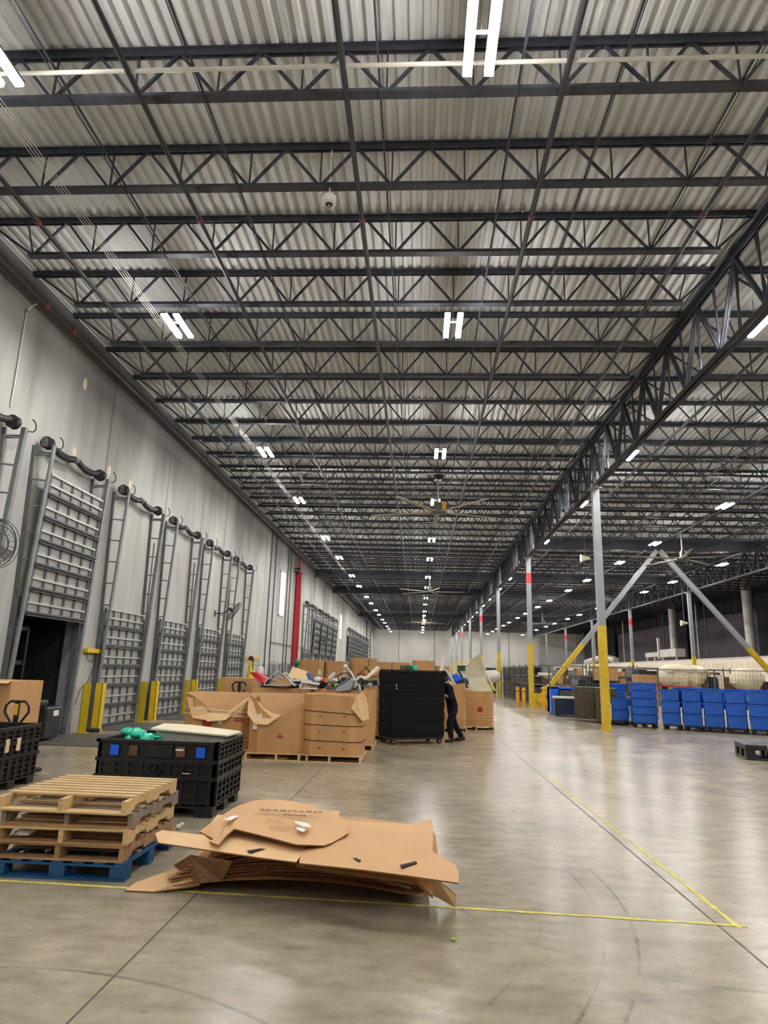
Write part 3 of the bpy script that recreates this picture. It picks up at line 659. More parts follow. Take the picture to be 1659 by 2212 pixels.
for px, py, z, nm in ((1264, 1206, 8.2, 'under the roof left of the front column top'), (1478, 1346, 5.0, 'on the far right column')):
    p = at(px, py, 1, 38 if z > 8 else 54.8); t = thing('horn_speaker', 'small cream horn speaker '+nm, 'speaker', p)
    b = MB(); b.lathe((0, 0, 0), [(.24, -.25), (.22, -.23), (.10, .1), (.08, .25)], 16, 0); b.build('horn', 'cream', t, True)
    b = MB(); b.bar((0, 0, .05), (0, 0, DECK-p.z-.02), .03); b.build('bracket', 'galvd', t)
for i, (px, py, nm) in enumerate(((160, 978, 'above the raised dock door'), (281, 1048, 'right of the open bay'), (184, 830, 'high above the raised dock door'), (236, 1018, 'small one beside the wall joint'))):
    p = at(px, py, 0, W); b = MB(); b.lathe((W-.003, p.y, p.z), [(.10, 0), (.10, .006)], 14, 0); b.v = [(v[0], v[1], p.z+(v[2]-p.z)*1.7) for v in b.v]; tag(b.build('wall_patch', 'cream'), 'pale oval putty patch on the concrete wall, '+nm, 'patch')

# ================================================================== FOREGROUND
def pallet(name, label, loc, rz, m, wd=1.2, dp=1.0, h=.125, style='stringer', group=None, lead=True, m2=None, cat='pallet'):
    """stringers run along y (depth dp), boards along x (width wd); origin at front-left corner on the ground"""
    m2 = m2 or m
    t = thing(name, label, cat, loc, rz, group); bt = .018
    if style == 'stringer':
        for i in range(3):
            x0 = (wd-.042)*i/2
            b = MB(); zb0 = bt; zt0 = h-bt
            # notched stringer outline in y-z
            o_ = [(0, zb0), (dp*.15, zb0), (dp*.17, zb0+.038), (dp*.37, zb0+.038), (dp*.39, zb0), (dp*.61, zb0), (dp*.63, zb0+.038), (dp*.83, zb0+.038), (dp*.85, zb0), (dp, zb0), (dp, zt0), (0, zt0)]
            n_ = len(o_); b.add([(x0, y, z) for y, z in o_]+[(x0+.042, y, z) for y, z in o_], [tuple(range(n_)), tuple(range(n_, 2*n_))[::-1]]+[(q, q+n_, (q+1) % n_+n_, (q+1) % n_) for q in range(n_)])
            b.build('stringer', m, t)
        nb = 8; y0 = 0 if lead else .16
        for i in range(nb):
            y = y0+(dp-y0-.085)*i/(nb-1); j = rnd.uniform(-.006, .006)
            b = MB(); b.cbox((wd/2+j, y+.042, h-bt/2), (wd, .082, bt), rnd.uniform(-.008, .008)); b.build('deck_board', m, t, bevel=.002)
        for y, ww in ((0, .13), (dp*.28, .09), (dp*.63, .09), (dp-.13, .13)):
            b = MB(); b.cbox((wd/2, y+ww/2, bt/2), (wd, ww, bt)); b.build('bottom_board', m2, t, bevel=.002)
    else:
        for x in (0, wd/2-.07, wd-.14):
            for y in (0, dp/2-.07, dp-.14):
                b = MB(); b.box((x, y, .018), (x+.14, y+.14, h-.036)); b.build('block', m, t, bevel=.008)
        for y in (0, dp/2-.07, dp-.14):
            b = MB(); b.box((0, y, h-.036), (wd, y+.14, h-.018)); b.build('stretcher_board', m, t)
            b = MB(); b.box((0, y, 0), (wd, y+.14, .018)); b.build('bottom_board', m, t, bevel=.003)
        for i in range(7):
            x = (wd-.10)*i/6; b = MB(); b.box((x, 0, h-.018), (x+.10, dp, h)); b.build('deck_board', m, t, bevel=.003)
    return t
PX, PY = -3.66, 6.05
pallet('blue_pallet', 'blue painted block pallet at the bottom of the pallet stack', (PX, PY, 0), .0, 'bluew', 1.2, 1.16, .145, 'block', 'stack of pallets')
zz = .145
for nm, m, dx, dy, rz, lead, m2, hh in (('brown pallet resting on the blue one, second from the bottom', 'wood2', -.02, .00, .00, True, 'wood2', .13), ('tan wooden pallet in the middle of the stack', 'wood', .0, -.02, .015, True, 'wood2', .13),
        ('grey weathered pallet, second from the top', 'woodg', .01, .03, .01, True, 'wood2', .125), ('clean pale pine pallet on top of the stack', 'wood', -.02, -.03, -.02, False, 'wood', .13)):
    pallet('wooden_pallet', nm, (PX+dx+.02, PY+dy, zz), rz, m, 1.17, 1.16, hh, group='stack of pallets', lead=lead, m2=m2); zz += hh
b = MB(); b.add([(-3.50, 6.06, .33), (-3.42, 6.05, .345), (-3.36, 6.06, .33), (-3.30, 6.05, .36), (-3.33, 6.06, .39), (-3.45, 6.07, .385)], [(0, 1, 2, 3, 4, 5)])
b = MB(); b.tube([(-3.52, 6.16, .31), (-3.46, 6.12, .34), (-3.40, 6.14, .33), (-3.36, 6.2, .35)], [.015, .03, .025, .01], 7); tag(b.build('film_scrap', 'label', smooth=True), 'scrap of white stretch film caught between the pallets', 'plastic scrap')

# bulk containers
def bulk_bin(loc, label, wd=1.5, dp=1.2, h=.88, latches=True):
    t = thing('bulk_container', label, 'container', loc, 0, 'black bulk containers')
    zb = .13
    for nm, a, bb, ax in (('front_wall', (0, 0), (wd, .04), 0), ('rear_wall', (0, dp-.04), (wd, dp), 0), ('left_wall', (0, 0), (.04, dp), 1), ('right_wall', (wd-.04, 0), (wd, dp), 1)):
        b = MB(); b.box((a[0], a[1], zb), (bb[0], bb[1], h-.02))
        sgn = -1 if nm in ('front_wall', 'left_wall') else 1
        L_ = wd if ax == 0 else dp; base = (0 if sgn < 0 else dp) if ax == 0 else (0 if sgn < 0 else wd)
        def rb(u0, u1, z0, z1, d=.022):
            lo, hi = sorted((base, base+sgn*d))
            if ax == 0: b.box((u0, lo, z0), (u1, hi, z1))
            else: b.box((lo, u0, z0), (hi, u1, z1))
        for z in (.16, .235, .31, .385, .46, .535, .60): rb(.03, L_-.03, z, z+.018)
        nv = 9 if ax == 0 else 7
        for i in range(nv): u = .04+(L_-.11)*i/(nv-1); rb(u, u+.03, zb, .64 if ax == 0 else h-.05, .028)
        rb(0, L_, .42, .46, .034); rb(0, L_, .62, .66, .032)
        if ax: [rb(.03, L_-.03, z, z+.02) for z in (.68, .74, .80)]
        b.build(nm, 'black', t)
    b = MB()
    for a, bb in (((-.03, -.03), (wd+.03, .03)), ((-.03, dp-.03), (wd+.03, dp+.03)), ((-.03, -.03), (.03, dp+.03)), ((wd-.03, -.03), (wd+.03, dp+.03))): b.box((a[0], a[1], h-.04), (bb[0], bb[1], h))
    b.build('rim', 'black', t, bevel=.006)
    b = MB(); b.box((.0, .0, .10), (wd, dp, .15))
    for x in (0, wd/2-.11, wd-.22):
        for y in (0, dp/2-.09, dp-.18): b.box((x, y, 0), (x+.22, y+.18, .10))
    b.build('base', 'black', t, bevel=.006)
    if latches:
        for x, m, nm in ((.16, 'blue2', 'latch'), (.40, 'brown', 'handle_slot'), (wd-.50, 'brown', 'handle_slot'), (wd-.25, 'blue2', 'latch')):
            b = MB(); b.box((x, -.034, h-.19), (x+.11, -.022, h-.07)); b.build(nm, m, t, label='blue latch' if m == 'blue2' else 'brown handle slot', bevel=.004)
        b = MB(); b.box((.62, -.03, h-.20), (.95, -.02, h-.06)); b.build('name_plate', 'black', t, bevel=.004)
        b = MB(); b.box((.99, -.036, h-.115), (1.09, -.03, h-.095)); b.box((1.10, -.04, .50), (1.2, -.036, .51)); b.build('worn_mark', 'label', t)
        b = MB(); pts = [(.75+.085*math.cos(a), -.036, .54+.07*math.sin(a)) for a in [2*PI*i/20 for i in range(21)]]; b.tube(pts, .012, 6, False); b.bar((.72, -.036, .50), (.78, -.036, .58), .02); b.build('molded_mark', 'black', t)
    return t
c1 = bulk_bin((-3.98, 8.55, 0), 'black folding bulk container behind the pallet stack, holding green film and a pale tray')
b = MB()
for i in range(26):
    a = rnd.uniform(0, 6.28); x, y = -3.55+rnd.gauss(0, .13), 8.95+rnd.gauss(0, .12)
    b.ball((x, y, .87+rnd.uniform(-.04, .05)), rnd.uniform(.04, .10), 7, (1, 1, rnd.uniform(.4, .9)))
tag(b.build('green_film_bundle', 'teal'), 'crumpled teal green plastic film bulging out of the black container', 'plastic film')
t = thing('cream_tray', 'long cream foam tray lying across the top of the black container', 'tray', (-2.98, 9.3, .88))
b = MB(); b.slab([(-.55, -.28, .10), (.50, -.34, .05), (.54, .22, .05), (-.2, .30, .11), (-.58, .25, .12)], .03); b.build('rim', 'cream', t, bevel=.01)
b = MB(); b.slab([(-.50, -.22, .08), (.44, -.28, .03), (.47, .17, .03), (-.2, .24, .08), (-.5, .2, .09)], .13); b.build('body', 'conduit', t)
b = MB()
for i in range(9): b.cbox((-3.3+rnd.uniform(-.35, .5), 9.15+rnd.uniform(-.3, .3), rnd.uniform(.25, .7)), (.4, .35, .3), rnd.uniform(0, 3))
tag(b.build('packed_goods', 'brown'), 'dark goods packed inside the black container', 'goods')
c2 = bulk_bin((-7.05, 9.35, 0), 'black ribbed bulk container cut off by the left edge of the picture', 1.2, 1.15, .86, False)
for y in (.25, .52):
    b = MB(); b.box((1.22, y, .52), (1.235, y+.09, .70)); b.build('latch', 'tan', c2, label='pale latch', bevel=.004)
# cardboard box and pallet jack at left edge
def carton(label, loc, d, rz=0, m='card', flaps=False, group=None, name='cardboard_box', parts=True):
    t = thing(name, label, 'box', loc, rz, group)
    x, y, z = d
    b = MB(); b.box((-x/2, -y/2, 0), (x/2, y/2, z)); b.build('body', m, t, bevel=.006)
    if parts: b = MB(); b.box((-.03, -y/2-.002, z*.1), (.03, -y/2, z)); b.box((-.03, -y/2, z), (.03, y/2, z+.002)); b.build('tape', 'cardt', t)
    if flaps:
        b = MB(); b.slab([(-x/2, -y/2-.12, z-.03), (x/2, -y/2-.12, z-.03), (x/2, -y/2, z+.01), (-x/2, -y/2, z+.01)], .008); b.build('flap', 'cardl', t)
    return t
carton('tall cardboard box standing at the left edge beside the open dock bay', (-7.55, 11.9, 0), (1.15, 1.0, 1.45), 0, flaps=True)
t = thing('pallet_jack', 'black pallet jack with a looped handle between the left black container and the cardboard box', 'pallet jack', (-6.42, 10.75, 0))
def loop(r_w, r_h, z0): return [(-.06, 0, z0), (-r_w, 0, z0+r_h*.55), (-r_w*.95, 0, z0+r_h*.8), (-r_w*.6, 0, z0+r_h), (r_w*.6, 0, z0+r_h), (r_w*.95, 0, z0+r_h*.8), (r_w, 0, z0+r_h*.55), (.06, 0, z0)]
b = MB(); b.tube(loop(.20, .36, .80), .02, 8); b.build('handle_loop', 'black', t, True)
b = MB(); b.bar((0, 0, .15), (0, 0, 1.15), .07, .05); b.build('tiller', 'black', t, bevel=.008)
b = MB(); b.box((-.025, -.03, .95), (.03, -.026, 1.12)); b.build('warning_sticker', 'yellow', t, label='yellow warning sticker')
b = MB(); b.box((-.03, -.03, .60), (.03, -.026, .78)); b.build('white_sticker', 'label', t, label='white sticker')
b = MB(); b.box((-.3, .12, .05), (-.14, .45, .11)); b.box((.14, .12, .05), (.3, .45, .11)); b.box((-.3, 0, .05), (.3, .2, .3)); b.build('fork', 'black', t, bevel=.01)
b = MB(); b.lathe((0, 0, .09), [(.09, -.1), (.09, .1)], 16, 0); b.build('wheel', 'rubber', t, True)

# ------------------------------------------------------------------ pile of flattened cardboard
def sheet_mesh(pts, th, name='sheet'):
    return MB().slab(pts, th)
def arched(x0, x1, y0, y1, z0, zm, z1, th, sk=0.0, n=16):
    """sheet lying front to back, arched along x"""
    b = MB(); vs = []; fs = []
    for i in range(n+1):
        u = i/n; x = x0+(x1-x0)*u; z = (z0*(1-u)*(1-2*u)+4*zm*u*(1-u)*1.0+z1*u*(2*u-1)) ; z = max(z, th+.002)
        e = rnd.uniform(-.008, .008)
        for y, q in ((y0+sk*u+e, 0), (y1+sk*u+e, .02)): vs += [(x, y, z+q), (x, y, z+q-th)]
    for i in range(n):
        a = i*4; c = a+4
        fs += [(a, a+2, c+2, c), (a+1, c+1, c+3, a+3), (a, c, c+1, a+1), (a+2, a+3, c+3, c+2)]
    fs += [(0, 1, 3, 2), (n*4, n*4+2, n*4+3, n*4+1)]
    return b.add(vs, fs)
def csheet(b, label, m='cardt'):
    o = b.build('cardboard_sheet', [m, 'cardd']); me = o.data
    for p in me.polygons:
        if abs(p.normal.z) < .5: p.material_index = 1
    return tag(o, label, 'cardboard', 'flattened cardboard pile')
ns = 15
for i in range(ns):
    f = i/(ns-1); jz = rnd.uniform(-.012, .012)
    x0 = -2.12+.55*f*rnd.uniform(.6, 1.1) if i > 2 else -2.1+.1*i; x1 = .02+.12*f+rnd.uniform(-.10, .08)
    b = arched(x0, x1, 5.86+rnd.uniform(-.02, .05)-.02*f, 6.75+rnd.uniform(-.05, .1), .03+.24*f, .155+.235*f+jz, .05+.30*f+rnd.uniform(-.03, .02), rnd.uniform(.005, .009), rnd.uniform(-.06, .06))
    csheet(b, 'flattened brown cardboard sheet inside the bowed pile, %s' % ('lowest one' if i == 0 else 'one of the middle layers'), 'card')
def P(x, y, z): return tuple(at(x, y, 2, z))
for i in range(6):
    b = arched(-1.9+.1*i, -.15+.05*i, 6.22+.03*i, 6.86-.03*i, .03+.02*i, .06+.018*i, .04+.02*i, .011, .03*(-1)**i)
    csheet(b, 'flattened brown cardboard sheet low at the back of the bowed pile', 'card')
# folded box end with a hand hole at left
b = MB(); b.slab([P(376, 1868, .16), P(412, 1846, .30), P(500, 1860, .30), P(480, 1900, .12), P(430, 1905, .10)], .012); o = csheet(b, 'brown folded box end with a round hole at the left end of the pile', 'card')
p = at(416, 1870, 2, .2); b = MB(); b.lathe((p.x, p.y, p.z+.012), [(.035, 0), (.035, .004)], 16); h = b.build('hand_hole', 'cardl', o, label='round hand hole')
b = MB(); b.slab([P(270, 1923, .012), P(296, 1904, .03), P(378, 1877, .13), P(452, 1880, .16), P(430, 1912, .05), P(332, 1926, .013)], .010); csheet(b, 'pale cardboard tongue touching the floor at the left end of the pile', 'cardl')
b = MB(); b.slab([P(640, 1868, .33), P(900, 1905, .30), P(935, 1935, .20), P(930, 1885, .34), P(700, 1850, .36)], .02); csheet(b, 'brown sheet just beneath the right top sheet', 'card')
b = MB(); b.slab([P(926, 1890, .33), P(950, 1903, .30), P(986, 1933, .12), P(984, 1958, .015), P(932, 1930, .12)], .008); csheet(b, 'pale flap hanging down to the floor at the right end of the pile', 'cardl')
# upper sheets
b = MB(); b.slab([P(335, 1800, .37), P(350, 1793, .38), P(372, 1797, .38), P(434, 1803, .40), P(470, 1760, .42), P(620, 1765, .42), P(665, 1815, .41), P(660, 1834, .40), P(640, 1862, .375), P(560, 1852, .37), P(450, 1836, .36), P(342, 1820, .36)], .010)
o = csheet(b, 'pale sheet with a pointed left end lying under the printed sheet', 'cardl')
b = MB(); b.slab([P(534, 1837, .385), P(570, 1831, .385), P(576, 1834, .385), P(540, 1841, .385)], .004); b.build('slot', 'dark', o, label='dark cut slot')
b = MB(); b.slab([P(745, 1772, .44), P(892, 1781, .43), P(915, 1774, .435), P(933, 1769, .44), P(936, 1810, .42), P(934, 1839, .41), P(983, 1868, .40), P(991, 1885, .385), P(990, 1907, .37), P(880, 1891, .37), P(780, 1878, .375), P(646, 1864, .38), P(648, 1852, .385), P(660, 1834, .40), P(718, 1820, .43), P(700, 1790, .44)], .010)
o = csheet(b, 'large tan sheet covering the right half of the pile, with two dark slots', 'cardt')
for q in (((748, 1847), (752, 1845), (780, 1858), (776, 1861)), ((864, 1868), (898, 1860), (901, 1864), (868, 1873))):
    b = MB(); b.slab([tuple(at(x, y, 2, .397)) for x, y in q], .006); b.build('slot', 'dark', o, label='dark cut slot')
b = MB(); top = [(431, 1796, .42), (460, 1775, .47), (501, 1747, .53), (520, 1738, .54), (544, 1730, .55), (570, 1727, .555), (597, 1727, .555), (635, 1731, .55), (670, 1737, .54), (696, 1750, .52), (735, 1752, .51), (732, 1763, .505), (752, 1775, .49), (752, 1800, .46), (718, 1820, .44), (700, 1826, .435), (640, 1824, .45), (580, 1808, .46), (506, 1790, .475), (488, 1806, .44), (472, 1825, .415), (452, 1818, .40), (461, 1812, .41), (440, 1800, .41)]
b.slab([P(*q) for q in top], .010); o = csheet(b, 'large printed cardboard sheet arched on top of the pile at left', 'cardt')
o.name = 'cardboard_sheet'
def txt(body, px, py, z, size, m, parent, rz=0.0, tilt=0.0, name='printed_text', axis=2):
    c = bpy.data.curves.new(name, 'FONT'); c.body = body; c.size = size; c.align_x = 'CENTER'; c.extrude = .0006; c.materials.append(M[m])
    q0 = bpy.data.objects.new(name, c); COL.objects.link(q0); bpy.context.view_layer.update()
    me_ = bpy.data.meshes.new_from_object(q0.evaluated_get(bpy.context.evaluated_depsgraph_get())); bpy.data.objects.remove(q0)
    if not me_.materials: me_.materials.append(M[m])
    q = bpy.data.objects.new(name, me_); COL.objects.link(q); q.location = at(px, py, 2, z); q.rotation_euler = (tilt, 0, rz); q.parent = parent; q['label'] = 'dark printed lettering'
    return q
txt('SEABOARD', 626, 1754, .545, .115, 'ink', o, -.02); txt('Foods', 636, 1762, .531, .085, 'ink', o, -.02)
for i, (x, y, wd, zq) in enumerate(((575, 1768, 36, .512), (573, 1774, 40, .505), (585, 1783, 50, .495), (583, 1788, 46, .49))):
    a = at(x, y, 2, zq); c = at(x+wd, y+4, 2, zq-.004); b = MB(); b.bar(a, c, .012, .002); b.build('faint_print', 'card', o)
for pts_, zq in ((((637, 1773), (664, 1778), (673, 1786), (655, 1785), (637, 1777)), .517), (((641, 1787), (655, 1787), (661, 1792), (655, 1797), (640, 1791)), .501), (((481, 1770), (502, 1762), (516, 1762), (498, 1772)), .513)):
    b = MB(); b.slab([tuple(at(x, y, 2, zq)) for x, y in pts_], .003); b.build('paper_label', 'label', o, label='white torn paper label')
# floor bits
t = thing('floor_tape', 'worn yellow tape line running across the floor in the foreground', 'tape line', (0, 0, 0))
b = MB(); pts = [(-9.0, 6.12), (-5, 6.0), (-3.4, 5.945), (-2.39, 5.915), (.374, 5.81), (1.4, 5.76), (2.62, 5.70)]
vs = []
for (xa, ya), (xb, yb) in zip(pts, pts[1:]):
    nseg = max(1, int((xb-xa)/.12))
    for i in range(nseg):
        u0 = i/nseg; hw = .021+rnd.uniform(-.007, .005); yy = ya+(yb-ya)*u0+rnd.uniform(-.003, .003); vs += [(xa+(xb-xa)*u0, yy-hw, .0025), (xa+(xb-xa)*u0, yy+hw, .0025)]
b.add(vs, [(q, q+2, q+3, q+1) for q in range(0, len(vs)-2, 2)])
b.build('tape', 'tape', t)
t = thing('floor_tape', 'worn yellow tape line running away from the camera towards the columns', 'tape line', (0, 0, 0))
b = MB(); vs = []; fs = []; y = 5.66
while y < 12.9:
    xm = 2.46-.006*y+rnd.uniform(-.005, .005); hw = (.019 if y < 8 else .013)+rnd.uniform(-.007, .005); vs += [(xm-hw, y, .002), (xm+hw, y, .002)]; y += .12 if y < 14 else 1.0
fs = [(q, q+1, q+3, q+2) for q in range(0, len(vs)-2, 2)]; b.add(vs, fs)
b.build('tape', 'tape', t)
p = at(979, 2032); b = MB(); b.ball((p.x, p.y, .012), .018, 10, (1.1, .9, .5)); tag(b.build('yellow_scrap', 'lime', smooth=True), 'tiny yellow scrap lying on the foreground floor', 'scrap')
p = at(385, 1792); b = MB(); b.ball((p.x, p.y, .03), .035, 7, (1, 1, .8)); b.ball((p.x+.03, p.y+.02, .05), .025, 6); tag(b.build('film_scrap', 'duct'), 'small clear film scrap on the floor between pallet stack and cardboard', 'plastic scrap')

# ------------------------------------------------------------------ gaylord boxes
def gaylord(label, c, wd, dp, h, rz=0, prof=((0, 1), (1, 1)), chamf=.22, z0=.14, straps=(), strap_m='dark', flap=None, group='octagonal bulk cardboard boxes', spots=True, seal=None, pal=True, plab=''):
    t = thing('bulk_cardboard_box', label, 'box', (c[0], c[1], z0), rz, group)
    hx, hy = wd/2, dp/2; k_ = chamf
    ring = [(-hx+k_, -hy), (hx-k_, -hy), (hx, -hy+k_), (hx, hy-k_), (hx-k_, hy), (-hx+k_, hy), (-hx, hy-k_), (-hx, -hy+k_)]
    # perimeter from the front-left corner, counter-clockwise seen from above
    segs = []; tot = 0
    for i in range(8):
        a, b_ = ring[i], ring[(i+1) % 8]; l = math.dist(a, b_); segs.append((a, b_, tot, l)); tot += l
    N_ = 96; pts = []
    for i in range(N_):
        s = tot*i/N_
        for a, b_, s0, l in segs:
            if s0 <= s < s0+l: u = (s-s0)/l; pts.append((a[0]+(b_[0]-a[0])*u, a[1]+(b_[1]-a[1])*u)); break
    def hh(u):
        for (u0, v0), (u1, v1) in zip(prof, prof[1:]):
            if u0 <= u <= u1: return h*(v0+(v1-v0)*(u-u0)/max(1e-6, u1-u0))
        return h
    th = .014; vs = []; fs = []; b = MB()
    R_ = 6
    for i, (x, y) in enumerate(pts):
        top = hh(i/N_); r = math.hypot(x, y); ix, iy = x*(1-th/r), y*(1-th/r)
        for q in range(R_): 
            z = top*q/(R_-1); bulge = 1+.012*math.sin(PI*q/(R_-1)*.9)*(1+.4*math.sin(i*.7))
            vs.append((x*bulge, y*bulge, z))
        for q in range(R_):
            z = top*q/(R_-1); vs.append((ix, iy, z))
    S_ = 2*R_
    for i in range(N_):
        j = (i+1) % N_
        for q in range(R_-1):
            b.m += [0]; fs.append((i*S_+q, j*S_+q, j*S_+q+1, i*S_+q+1))
        for q in range(R_-1):
            fs.append((i*S_+R_+q, i*S_+R_+q+1, j*S_+R_+q+1, j*S_+R_+q)); b.m += [1]
        fs.append((i*S_+R_-1, j*S_+R_-1, j*S_+S_-1, i*S_+S_-1)); b.m += [1]
    b.v = vs; b.f = fs
    b.build('body', ['card', 'cardl'], t)
    b = MB(); b.add([(x*.98, y*.98, .02) for x, y in pts], [tuple(range(N_))]); b.build('bottom', 'card', t)
    for z, wv in straps:
        b = MB(); b.tube([(pts[i % N_][0]*1.022, pts[i % N_][1]*1.022, z+wv*math.sin(i/N_*6.28*1+2.2)) for i in range(N_+1)], .007, 5, False); b.build('strap', strap_m, t)
    if spots:
        b = MB()
        for zq in (.12, .42, .70):
            for x in (-hx*.35, hx*.45, hx*.85):
                if zq*h/1.1 < h*.6 or True: b.cbox((x, -hy*1.012-.006+(.0 if abs(x) < hx-k_ else k_*.8), zq*h/1.1), (.035, .006, .022))
        b.build('staple_hole', 'ink', t)
    if seal:
        for typ, x, z, sz in seal:
            b = MB()
            if typ == 'round': b.lathe((x, -hy*1.02-.004, z), [(sz, -.004), (sz, .004)], 20, 1); b.build('round_stamp', 'redink', t, label='round red printed stamp')
            elif typ == 'lab': b.box((x, -hy*1.02-.006, z), (x+sz*.8, -hy*1.02-.002, z+sz)); b.build('paper_label', 'label', t, label='white paper label')
            elif typ == 'labr': b.box((hx*1.02, x, z), (hx*1.02+.006, x+sz*.8, z+sz)); b.build('paper_label', 'label', t, label='white paper label')
            elif typ == 'txt': b.box((x, -hy*1.02-.005, z), (x+sz, -hy*1.02-.002, z+.03)); b.box((x+.02, -hy*1.02-.005, z+.05), (x+sz-.03, -hy*1.02-.002, z+.07)); b.build('faint_print', 'redink', t)
    if flap:
        for pts_, m_ in flap:
            b = MB(); b.slab(pts_, .012); b.build('torn_flap', m_, t, label='pale torn flap')
    if pal:
        pallet('wooden_pallet', plab or 'wooden pallet under the '+label, (c[0]-(wd/2+.02)*math.cos(rz)+(dp/2+.02)*math.sin(rz), c[1]-(wd/2+.02)*math.sin(rz)-(dp/2+.02)*math.cos(rz), 0), rz, 'wood', wd+.04, dp+.04, z0, group='pallets under the bulk boxes', m2='wood')
    return t
gaylord('front-row cardboard bulk box at left, front folded down, white straps round it', (-4.20, 14.65), 1.42, 1.15, 1.10, .12,
    [(0, .94), (.04, .84), (.09, .60), (.19, .60), (.245, .92), (.27, 1), (.5, 1), (.72, 1.0), (.9, 1), (.96, .98), (1, .94)],
    straps=((.18, .0), (.27, .0), (.66, .03), (.76, .05)), strap_m='label', spots=False, seal=(('round', -.20, .52, .10), ('lab', .02, .50, .12), ('txt', .34, .56, .22), ('labr', -.2, .5, .12)),
    flap=(([(-.68, -.50, 1.02), (-.50, -.62, .62), (-.18, -.70, .58), (-.18, -.60, .72), (-.40, -.56, .96)], 'cardl'), ([(-.18, -.60, .72), (.30, -.60, .70), (.20, -.72, .60), (-.18, -.74, .56)], 'cardl'), ([(.30, -.60, .70), (.64, -.50, 1.02), (.56, -.48, 1.02), (.20, -.56, .74), (.16, -.66, .62)], 'cardl')), plab='pale pallet under the left front bulk box')
gaylord('cardboard bulk box in the middle of the front row, torn open with ragged front', (-2.83, 14.35), 1.22, 1.12, 1.12, .05,
    [(0, .80), (.03, .70), (.08, .56), (.14, .72), (.20, .86), (.225, .84), (.235, .50), (.26, .48), (.30, .62), (.35, .78), (.40, .98), (.5, 1), (.75, 1), (.9, 1), (.94, .96), (.97, .88), (1, .80)],
    spots=False, seal=(('lab', -.50, .45, .11), ('lab', -.42, .62, .12), ('txt', .0, .30, .12)),
    flap=(([(-.66, -.38, 1.02), (-.64, -.52, .74), (-.46, -.62, .56), (-.20, -.64, .55), (.06, -.60, .74), (-.14, -.50, .76), (-.34, -.44, .86), (-.50, -.36, 1.04)], 'cardl'), ([(-.60, -.40, 1.02), (-.42, -.50, 1.10), (-.40, -.40, 1.0), (-.55, -.32, .95)], 'cardl')), plab='pallet under the torn middle front bulk box')
gaylord('front-row cardboard bulk box at right with three dark straps and torn corner', (-1.72, 14.30), 1.22, 1.08, 1.16, -.03,
    [(0, .99), (.05, 1), (.2, .97), (.235, .84), (.25, .76), (.285, .80), (.32, 1.04), (.345, .98), (.38, .80), (.42, .95), (.5, 1), (.75, 1), (1, .99)],
    straps=((.26, .015), (.56, .015), (.80, .04)), flap=(([(.40, -.56, .92), (.50, -.48, 1.16), (.60, -.34, 1.24), (.70, -.24, .98), (.74, -.28, .70), (.62, -.48, .68)], 'cardl'),), plab='pale pallet under the strapped right front bulk box')
b = MB(); b.slab([P(570, 1640, .015), P(585, 1624, .10), P(640, 1624, .12), P(618, 1640, .03)], .008); csheet(b, 'loose cardboard flap on the floor under the torn middle bulk box', 'cardl')['group'] = 'loose flaps'
full = [(0, 1), (.12, .985), (.25, 1), (.5, .99), (.75, 1), (1, 1)]
gaylord('wide cardboard bulk box in the second row, left, heaped with mixed goods', (-3.30, 16.35), 1.55, 1.2, 1.21, 0, full, spots=False, plab='pallet under the left second-row bulk box')
gaylord('wide cardboard bulk box in the second row, right, heaped with mixed goods', (-1.75, 16.45), 1.45, 1.2, 1.21, 0, full, spots=False, plab='pallet under the right second-row bulk box')
gaylord('cardboard bulk box with thin dark straps beside the black padded cart', (-1.15, 18.95), 1.1, 1.1, 1.22, 0, full, straps=((.3, 0), (.6, 0), (.9, 0)), seal=(('lab', -.2, .85, .14), ('lab', -.25, .35, .14)), plab='pallet under the strapped box beside the padded cart')
gaylord('cardboard bulk box just behind the black padded cart', (.05, 20.1), 1.2, 1.1, 1.2, 0, full, plab='pallet under the box behind the padded cart')
carton('square brown cardboard box at the left end of the heap of goods', (-4.60, 17.5, 0), (.80, .75, 1.52))
t = thing('pallet_jack', 'black handle loop of a pallet jack standing before the brown box by the heap', 'pallet jack', (-4.48, 16.95, 0))
b = MB(); b.tube([(x*1.05, y, z) for x, y, z in loop(.17, .32, 1.10)], .022, 8); b.build('handle_loop', 'black', t, True)
b = MB(); b.bar((0, 0, .1), (0, 0, 1.42), .07, .05); b.build('tiller', 'black', t)
b = MB(); b.box((-.27, .05, .05), (-.12, .3, .12)); b.box((.12, .05, .05), (.27, .3, .12)); b.box((-.27, -.1, .05), (.27, .08, .3)); b.build('fork', 'black', t)
# gaylord at right with a beige board
gaylord('cardboard bulk box right of the person, with round red stamp and thin pale straps', (1.86, 22.9), 1.12, 1.1, 1.10, .03, full, chamf=.10, straps=((.22, 0), (.31, 0), (.40, 0)), strap_m='cardl', spots=False, seal=(('round', .12, .52, .09),), plab='pale pallet under the bulk box right of the person')
t = thing('beige_board', 'large worn beige board leaning out of the bulk box right of the person', 'board', (1.86, 22.9, 0))
b = MB(); pA = [(-.30, .25, 1.95), (-.05, .05, 2.28), (.18, .0, 2.42), (.34, -.05, 1.7), (.52, -.35, 1.22), (-.10, -.40, 1.22), (-.22, -.1, 1.6)]
n_ = len(pA); b.add([Vector(q) for q in pA]+[Vector(q)+Vector((.02, .05, .0)) for q in pA], [tuple(range(n_)), tuple(range(n_, 2*n_))[::-1]]+[(i, (i+1) % n_, (i+1) % n_+n_, i+n_) for i in range(n_)]); b.build('board', 'beige', t)
b = MB(); b.tube([(.30, .1, 2.1), (.45, .1, 1.7), (.66, -.1, 1.25)], .03, 6); b.build('edge_trim', 'tan', t, True)
